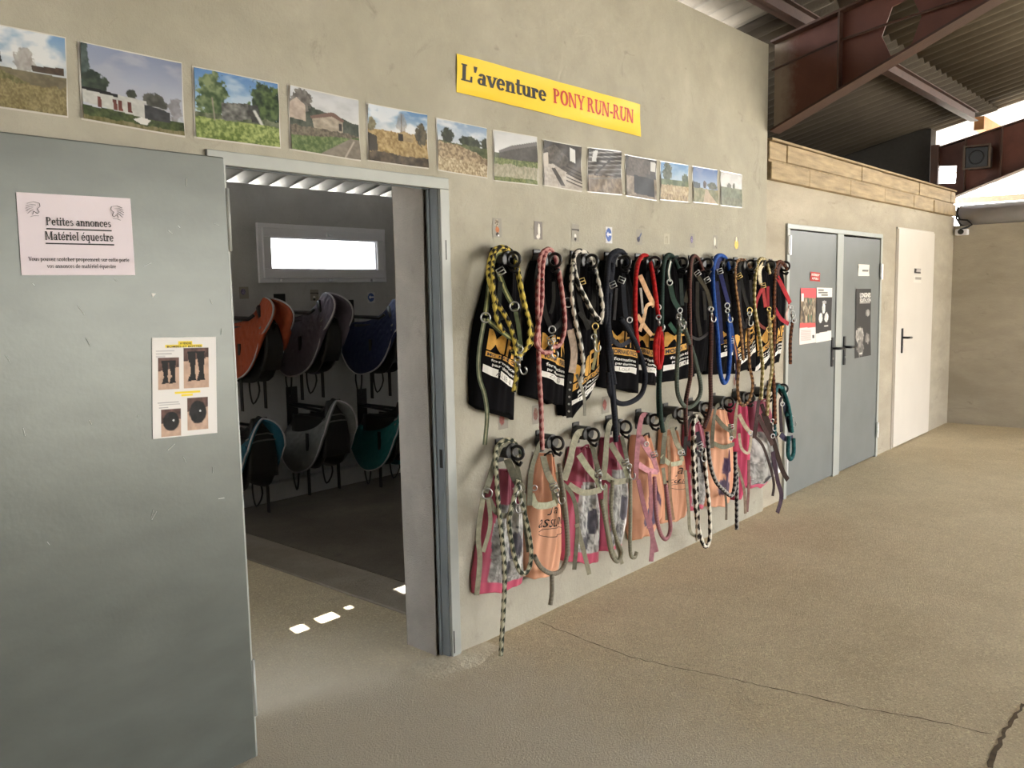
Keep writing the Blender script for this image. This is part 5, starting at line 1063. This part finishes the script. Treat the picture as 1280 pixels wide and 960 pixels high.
halter('mauve pink halter with long tails on the fifth lower hook', LO, HL, [('814,523 804,519 799,540 796,575 795,600', .028, MV), ('800,546 808,560 817,573', .032, MVL), ('817,573 822,591', .026, MVL), ('798,580 810,588 823,590', .030, MVL), ('798,600 806,636 819,682 821,690', .024, (156, 106, 114)), ('812,650 816,675 814,702', .026, (160, 110, 118)), ('812,590 814,630 812,660', .020, MV)], [(808, 555, .012)], [(818, 568, .3)])
halter('sage halter over the peach bag with sketchy writing', LO, HL, [('846,522 836,522 831,545 828,580', .028, SGD), ('840,534 846,554 853,564', .028, SG), ('827,570 838,580 853,578', .026, SGL), ('849,562 853,577', .022, SGL), ('829,585 833,620 834,650', .020, SG), ('857,588 861,636 863,664 873,672', .018, SG), ('835,545 837,580 838,620 842,650', .018, (150, 124, 98))], [(850, 566, .012)], [(852, 566, .3)])
halter('black halter tangled with the black and white braid', LO, HL, [('874,520 864,522 858,545 856,570', .022, (40, 38, 38)), ('860,552 866,562 876,570', .026, (44, 40, 42)), ('872,540 876,565 880,590', .026, (38, 34, 44)), ('866,580 868,620 872,650', .018, (90, 86, 80))], [(876, 562, .014)], [(875, 556, .4)])
halter('grey olive halter on the eighth lower hook', LO, HL, [('906,506 896,508 892,530 890,560', .024, (96, 92, 78)), ('894,520 905,533 916,540', .026, (104, 100, 84)), ('890,553 904,559 918,555', .026, (108, 106, 88)), ('912,530 915,550', .020, SGD), ('906,610 908,630 908,650', .014, (120, 110, 96))], [(914, 548, .012)], [(914, 534, .2)])
halter('tan grey halter over the plain pink bag', LO, HL, [('932,500 923,502 920,520 918,548', .024, (140, 124, 102)), ('924,518 931,532 939,542', .026, (166, 152, 130)), ('924,542 927,560 936,566 939,546', .018, (176, 164, 142)), ('920,578 930,610 932,642', .018, (142, 122, 104)), ('936,575 936,610 934,640', .018, (130, 96, 92))], [(938, 541, .014)], [])
halter('brown halter with silver clip over the last grey bag', LO, HL, [('960,496 950,498 946,525 943,548', .028, (64, 46, 44)), ('954,516 966,548 977,585 985,600', .034, (50, 34, 28)), ('944,546 955,560 967,600 966,620', .018, (58, 46, 42)), ('948,520 958,540 966,556', .030, (70, 50, 48)), ('966,565 972,600 977,620 972,641', .030, (66, 50, 62)), ('952,505 960,525 972,545', .026, (60, 42, 36))], [(966, 545, .014)], [], snaps=[(965, 524, 1, 14)])
halter('navy halter with padded noseband hanging with the teal rope', LO, HL, [('982,494 976,500 976,520 977,540', .022, (52, 42, 48)), ('980,504 984,524 988,540', .026, (40, 46, 66)), ('976,543 983,549 991,547', .036, (54, 48, 70)), ('986,520 989,540', .020, (34, 60, 84))], [(978, 505, .014)], [])

# ------------------------------------------------------------------ tack room: racks, saddles, pads
M_leather = mat('black_leather', (0.012, 0.011, 0.010), 0.45, 0, 0.3, 30, 0.2, 200)
M_pipe = mat('grey_piping', L3(120, 118, 116), 0.7)
def quilt_mat(name, rgb, rough=0.8, sc_=26):
    m, t, b_ = base_mat(name); n = t.nodes; l = t.links; g = n.new('ShaderNodeNewGeometry'); v = n.new('ShaderNodeTexVoronoi'); v.inputs['Scale'].default_value = sc_; v.feature = 'SMOOTH_F1'
    l.new(g.outputs['Position'], v.inputs['Vector']); bp = n.new('ShaderNodeBump'); bp.inputs['Strength'].default_value = 0.6; bp.inputs['Distance'].default_value = 0.02; bp.invert = True
    l.new(v.outputs['Distance'], bp.inputs['Height']); l.new(bp.outputs[0], b_.inputs['Normal']); b_.inputs['Base Color'].default_value = (*L3(*rgb), 1); b_.inputs['Roughness'].default_value = rough; return m
def saddle_set(idx, X, Y0, zt, pad_rgb, lab_p, lab_s, lab_r, pad=True, pad_h=0.44, spread=None, upper=True, over=True):
    spread = 0.105 if over else 0.15
    hw = 0.085 if over else 0.13; fb = 0.13 if over else 0.02
    # rack: two arms from the wall
    r = thing('saddle_rack', (X, YR, zt - 0.1), lab_r, 'saddle rack', 'saddle racks on the tack room wall')
    s = MB(); s.box(X - 0.05, YR - 0.01, zt - 0.30, X + 0.05, YR, zt + 0.02); s.build('back_plate', M_black, r)
    for sx in (-1, 1):
        s = MB(); s.tube([(X + sx * 0.03, YR - 0.01, zt - 0.12), (X + sx * 0.07, Y0 + 0.08, zt - 0.13), (X + sx * 0.05, Y0 + 0.04, zt - 0.10)], 0.012, 8); s.build('arm', M_black, r, True)
    Lg = YR - 0.06 - Y0
    def ridge(q):       # height of the topline: high pommel at the front (q=0), dip, rising cantle at the back
        return zt - 0.20 * (1 - math.exp(-3.2 * max(0.0, q))) + 0.02 * max(0, q - 0.7)
    def shell(half, drop, off, q0, q1, flare=0.0, rnd_=0.35, bulge=0.02):
        def f(u, q):
            a = 2 * u - 1; qq = q0 + (q1 - q0) * q; y = Y0 + Lg * qq
            prof = abs(a)
            dr = drop * (1 - rnd_ * (abs(2 * q - 1) ** 3.0))        # rounded flap corners
            x = X + math.copysign(half * (1 - (1 - prof) ** 2.4) * (0.62 + 0.38 * prof), a) * (1 + flare * math.sin(math.pi * q))
            zz = ridge(qq) + off - dr * (prof ** 1.7)
            return Vector((x, y - bulge * math.sin(math.pi * min(1, prof) * 0.82) * (1 - q) ** 1.3 + 0.05 * prof * q, zz))
        return f
    sd_ = thing('saddle', (X, (Y0 + YR) / 2, zt - 0.15), lab_s, 'saddle', 'saddles on the tack room racks')
    f = shell(hw - 0.045, 0.26, -0.075 if over else 0.0, 0.06, 0.93, 0.10, 0.35, fb); s = MB(); s.grid(lambda u, v: f(u, v), 20, 16); o = s.build('seat', M_leather, sd_, True); m_ = o.modifiers.new('t', 'SOLIDIFY'); m_.thickness = 0.05; m_.offset = -1
    for sx in (-1, 1):
        s = MB(); s.grid(lambda u, v: Vector((X + sx * (hw - 0.045 + 0.012 * v), Y0 + 0.04 + 0.40 * u - fb * math.sin(math.pi * v * .8) * (1 - u), zt - 0.18 - 0.40 * v * (1 - 0.25 * (2 * u - 1) ** 4))), 10, 10); o = s.build('flap', M_leather, sd_, True); m_ = o.modifiers.new('t', 'SOLIDIFY'); m_.thickness = 0.012
        s = MB(); s.box(X + sx * (hw + 0.01) - 0.004, Y0 + 0.16, zt - 0.78, X + sx * (hw + 0.01) + 0.004, Y0 + 0.19, zt - 0.3); s.build('girth_strap', M_leather, sd_)
        s = MB(); s.tube(smooth([(X + sx * (hw + .01), Y0 + .3, zt - .5), (X + sx * (hw + .03), Y0 + .28, zt - .66), (X + sx * (hw + .01), Y0 + .34, zt - .76), (X + sx * (hw + .01), Y0 + .38, zt - .64), (X + sx * (hw + .01), Y0 + .36, zt - .52)], .03), 0.007, 6); s.build('stirrup_leather', M_leather, sd_, True)
    s = MB(); s.grid(lambda u, v: Vector((X + (hw - 0.01) * (2 * u - 1) * (0.45 + 0.55 * v ** .5), Y0 + 0.035 - fb * math.sin(math.pi * v * .82), zt - 0.05 - 0.42 * v - 0.0 * u)), 8, 8); o = s.build('front_panel', M_leather, sd_, True); m_ = o.modifiers.new('t', 'SOLIDIFY'); m_.thickness = 0.03
    for k in range(2):
        s = MB(); zc = zt - 0.17 - 0.035 * k; yk = -fb * 0.6; s.tube([(X - hw, Y0 + yk, zc - 0.02), (X - 0.05, Y0 - 0.005 + yk, zc + 0.012 * (1 - k)), (X + 0.04, Y0 - 0.005 + yk, zc + 0.012 * (1 - k)), (X + hw, Y0 + yk, zc - 0.02 + 0.01 * k)], 0.006, 6); s.build('piping', M_pipe, sd_, True)
    # pad
    pd = thing('saddle_pad', (X, (Y0 + YR) / 2, zt), lab_p, 'saddle pad', 'saddle pads in the tack room')
    f = shell(spread, pad_h, 0.02 if over else -0.05, -0.06, 0.98, 0.10, 0.42, 0.21 if over else 0.05); s = MB(); s.grid(lambda u, v: f(u, v), 28, 22); o = s.build('pad_cloth', quilt_mat('quilt_%d' % idx, pad_rgb), pd, True); m_ = o.modifiers.new('t', 'SOLIDIFY'); m_.thickness = 0.018
    s = MB(); s.tube([f(u, 0.0) + Vector((0, -0.002, 0)) for u in np.linspace(0, 1, 40)], 0.0065, 6); s.tube([f(0, v) for v in np.linspace(0, 1, 20)], 0.006, 6); s.tube([f(1, v) for v in np.linspace(0, 1, 20)], 0.006, 6)
    s.build('binding', mat('pale_binding', L3(176, 172, 176), 0.7), pd, True)
YS = 2.64
sets = [((328, 372), (168, 78, 50), 'orange saddle pad over the leftmost upper saddle', 'black saddle under the orange pad', 'black wall rack behind the orange pad', .42),
        ((403, 366), (96, 88, 100), 'dark grey violet saddle pad in the middle of the upper row', 'black saddle under the dark grey pad', 'black wall rack behind the dark grey pad', .46),
        ((490, 374), (38, 46, 84), 'navy quilted saddle pad at the right of the upper row', 'black saddle under the navy quilted pad', 'black wall rack behind the navy pad', .44)]
for k, (q, rgb, a, b_, c_, ph) in enumerate(sets):
    p = at(q[0], q[1], YS); saddle_set(k, p.x, YS, p.z - 0.02, rgb, a, b_, c_, pad_h=ph)
sets = [((325, 514), (32, 92, 110), 'teal blue saddle pad at the left of the lower row', 'black saddle with grey piping at the left of the lower row', 'black wall rack behind the left teal pad', .36),
        ((418, 492), (120, 122, 120), 'grey patterned saddle pad in the middle of the lower row', 'black saddle with the grey patterned pad in the lower row', 'black wall rack behind the grey patterned pad', .40),
        ((506, 494), (28, 104, 104), 'green teal saddle pad at the right of the lower row', 'black saddle with tan flaps at the right of the lower row', 'black wall rack behind the green teal pad', .42)]
for k, (q, rgb, a, b_, c_, ph) in enumerate(sets):
    p = at(q[0], q[1], YS); saddle_set(3 + k, p.x, YS, p.z - 0.0, rgb, a, b_, c_, pad_h=ph, over=False)
for k, (u, v, lab) in enumerate(((305, 366, 'small round sticker on the tack room wall above the orange pad'), (393, 369, 'small grey sticker on the tack room wall above the dark grey pad'), (464, 372, 'small pale blue sticker on the tack room wall above the navy pad'))):
    p = at(u, v, YR - 0.002); c = stick_col((6, 2, 3)[k]); fn = quad_fn((p.x - .04, p.y, p.z + .045), (p.x + .04, p.y, p.z + .045), (p.x + .04, p.y, p.z - .045), (p.x - .04, p.y, p.z - .045)); s = MB(); s.grid(fn, 20, 24, c.cols())
    tag(s.build('sticker', M_paper), lab, 'sticker', 'stickers over the saddle racks')
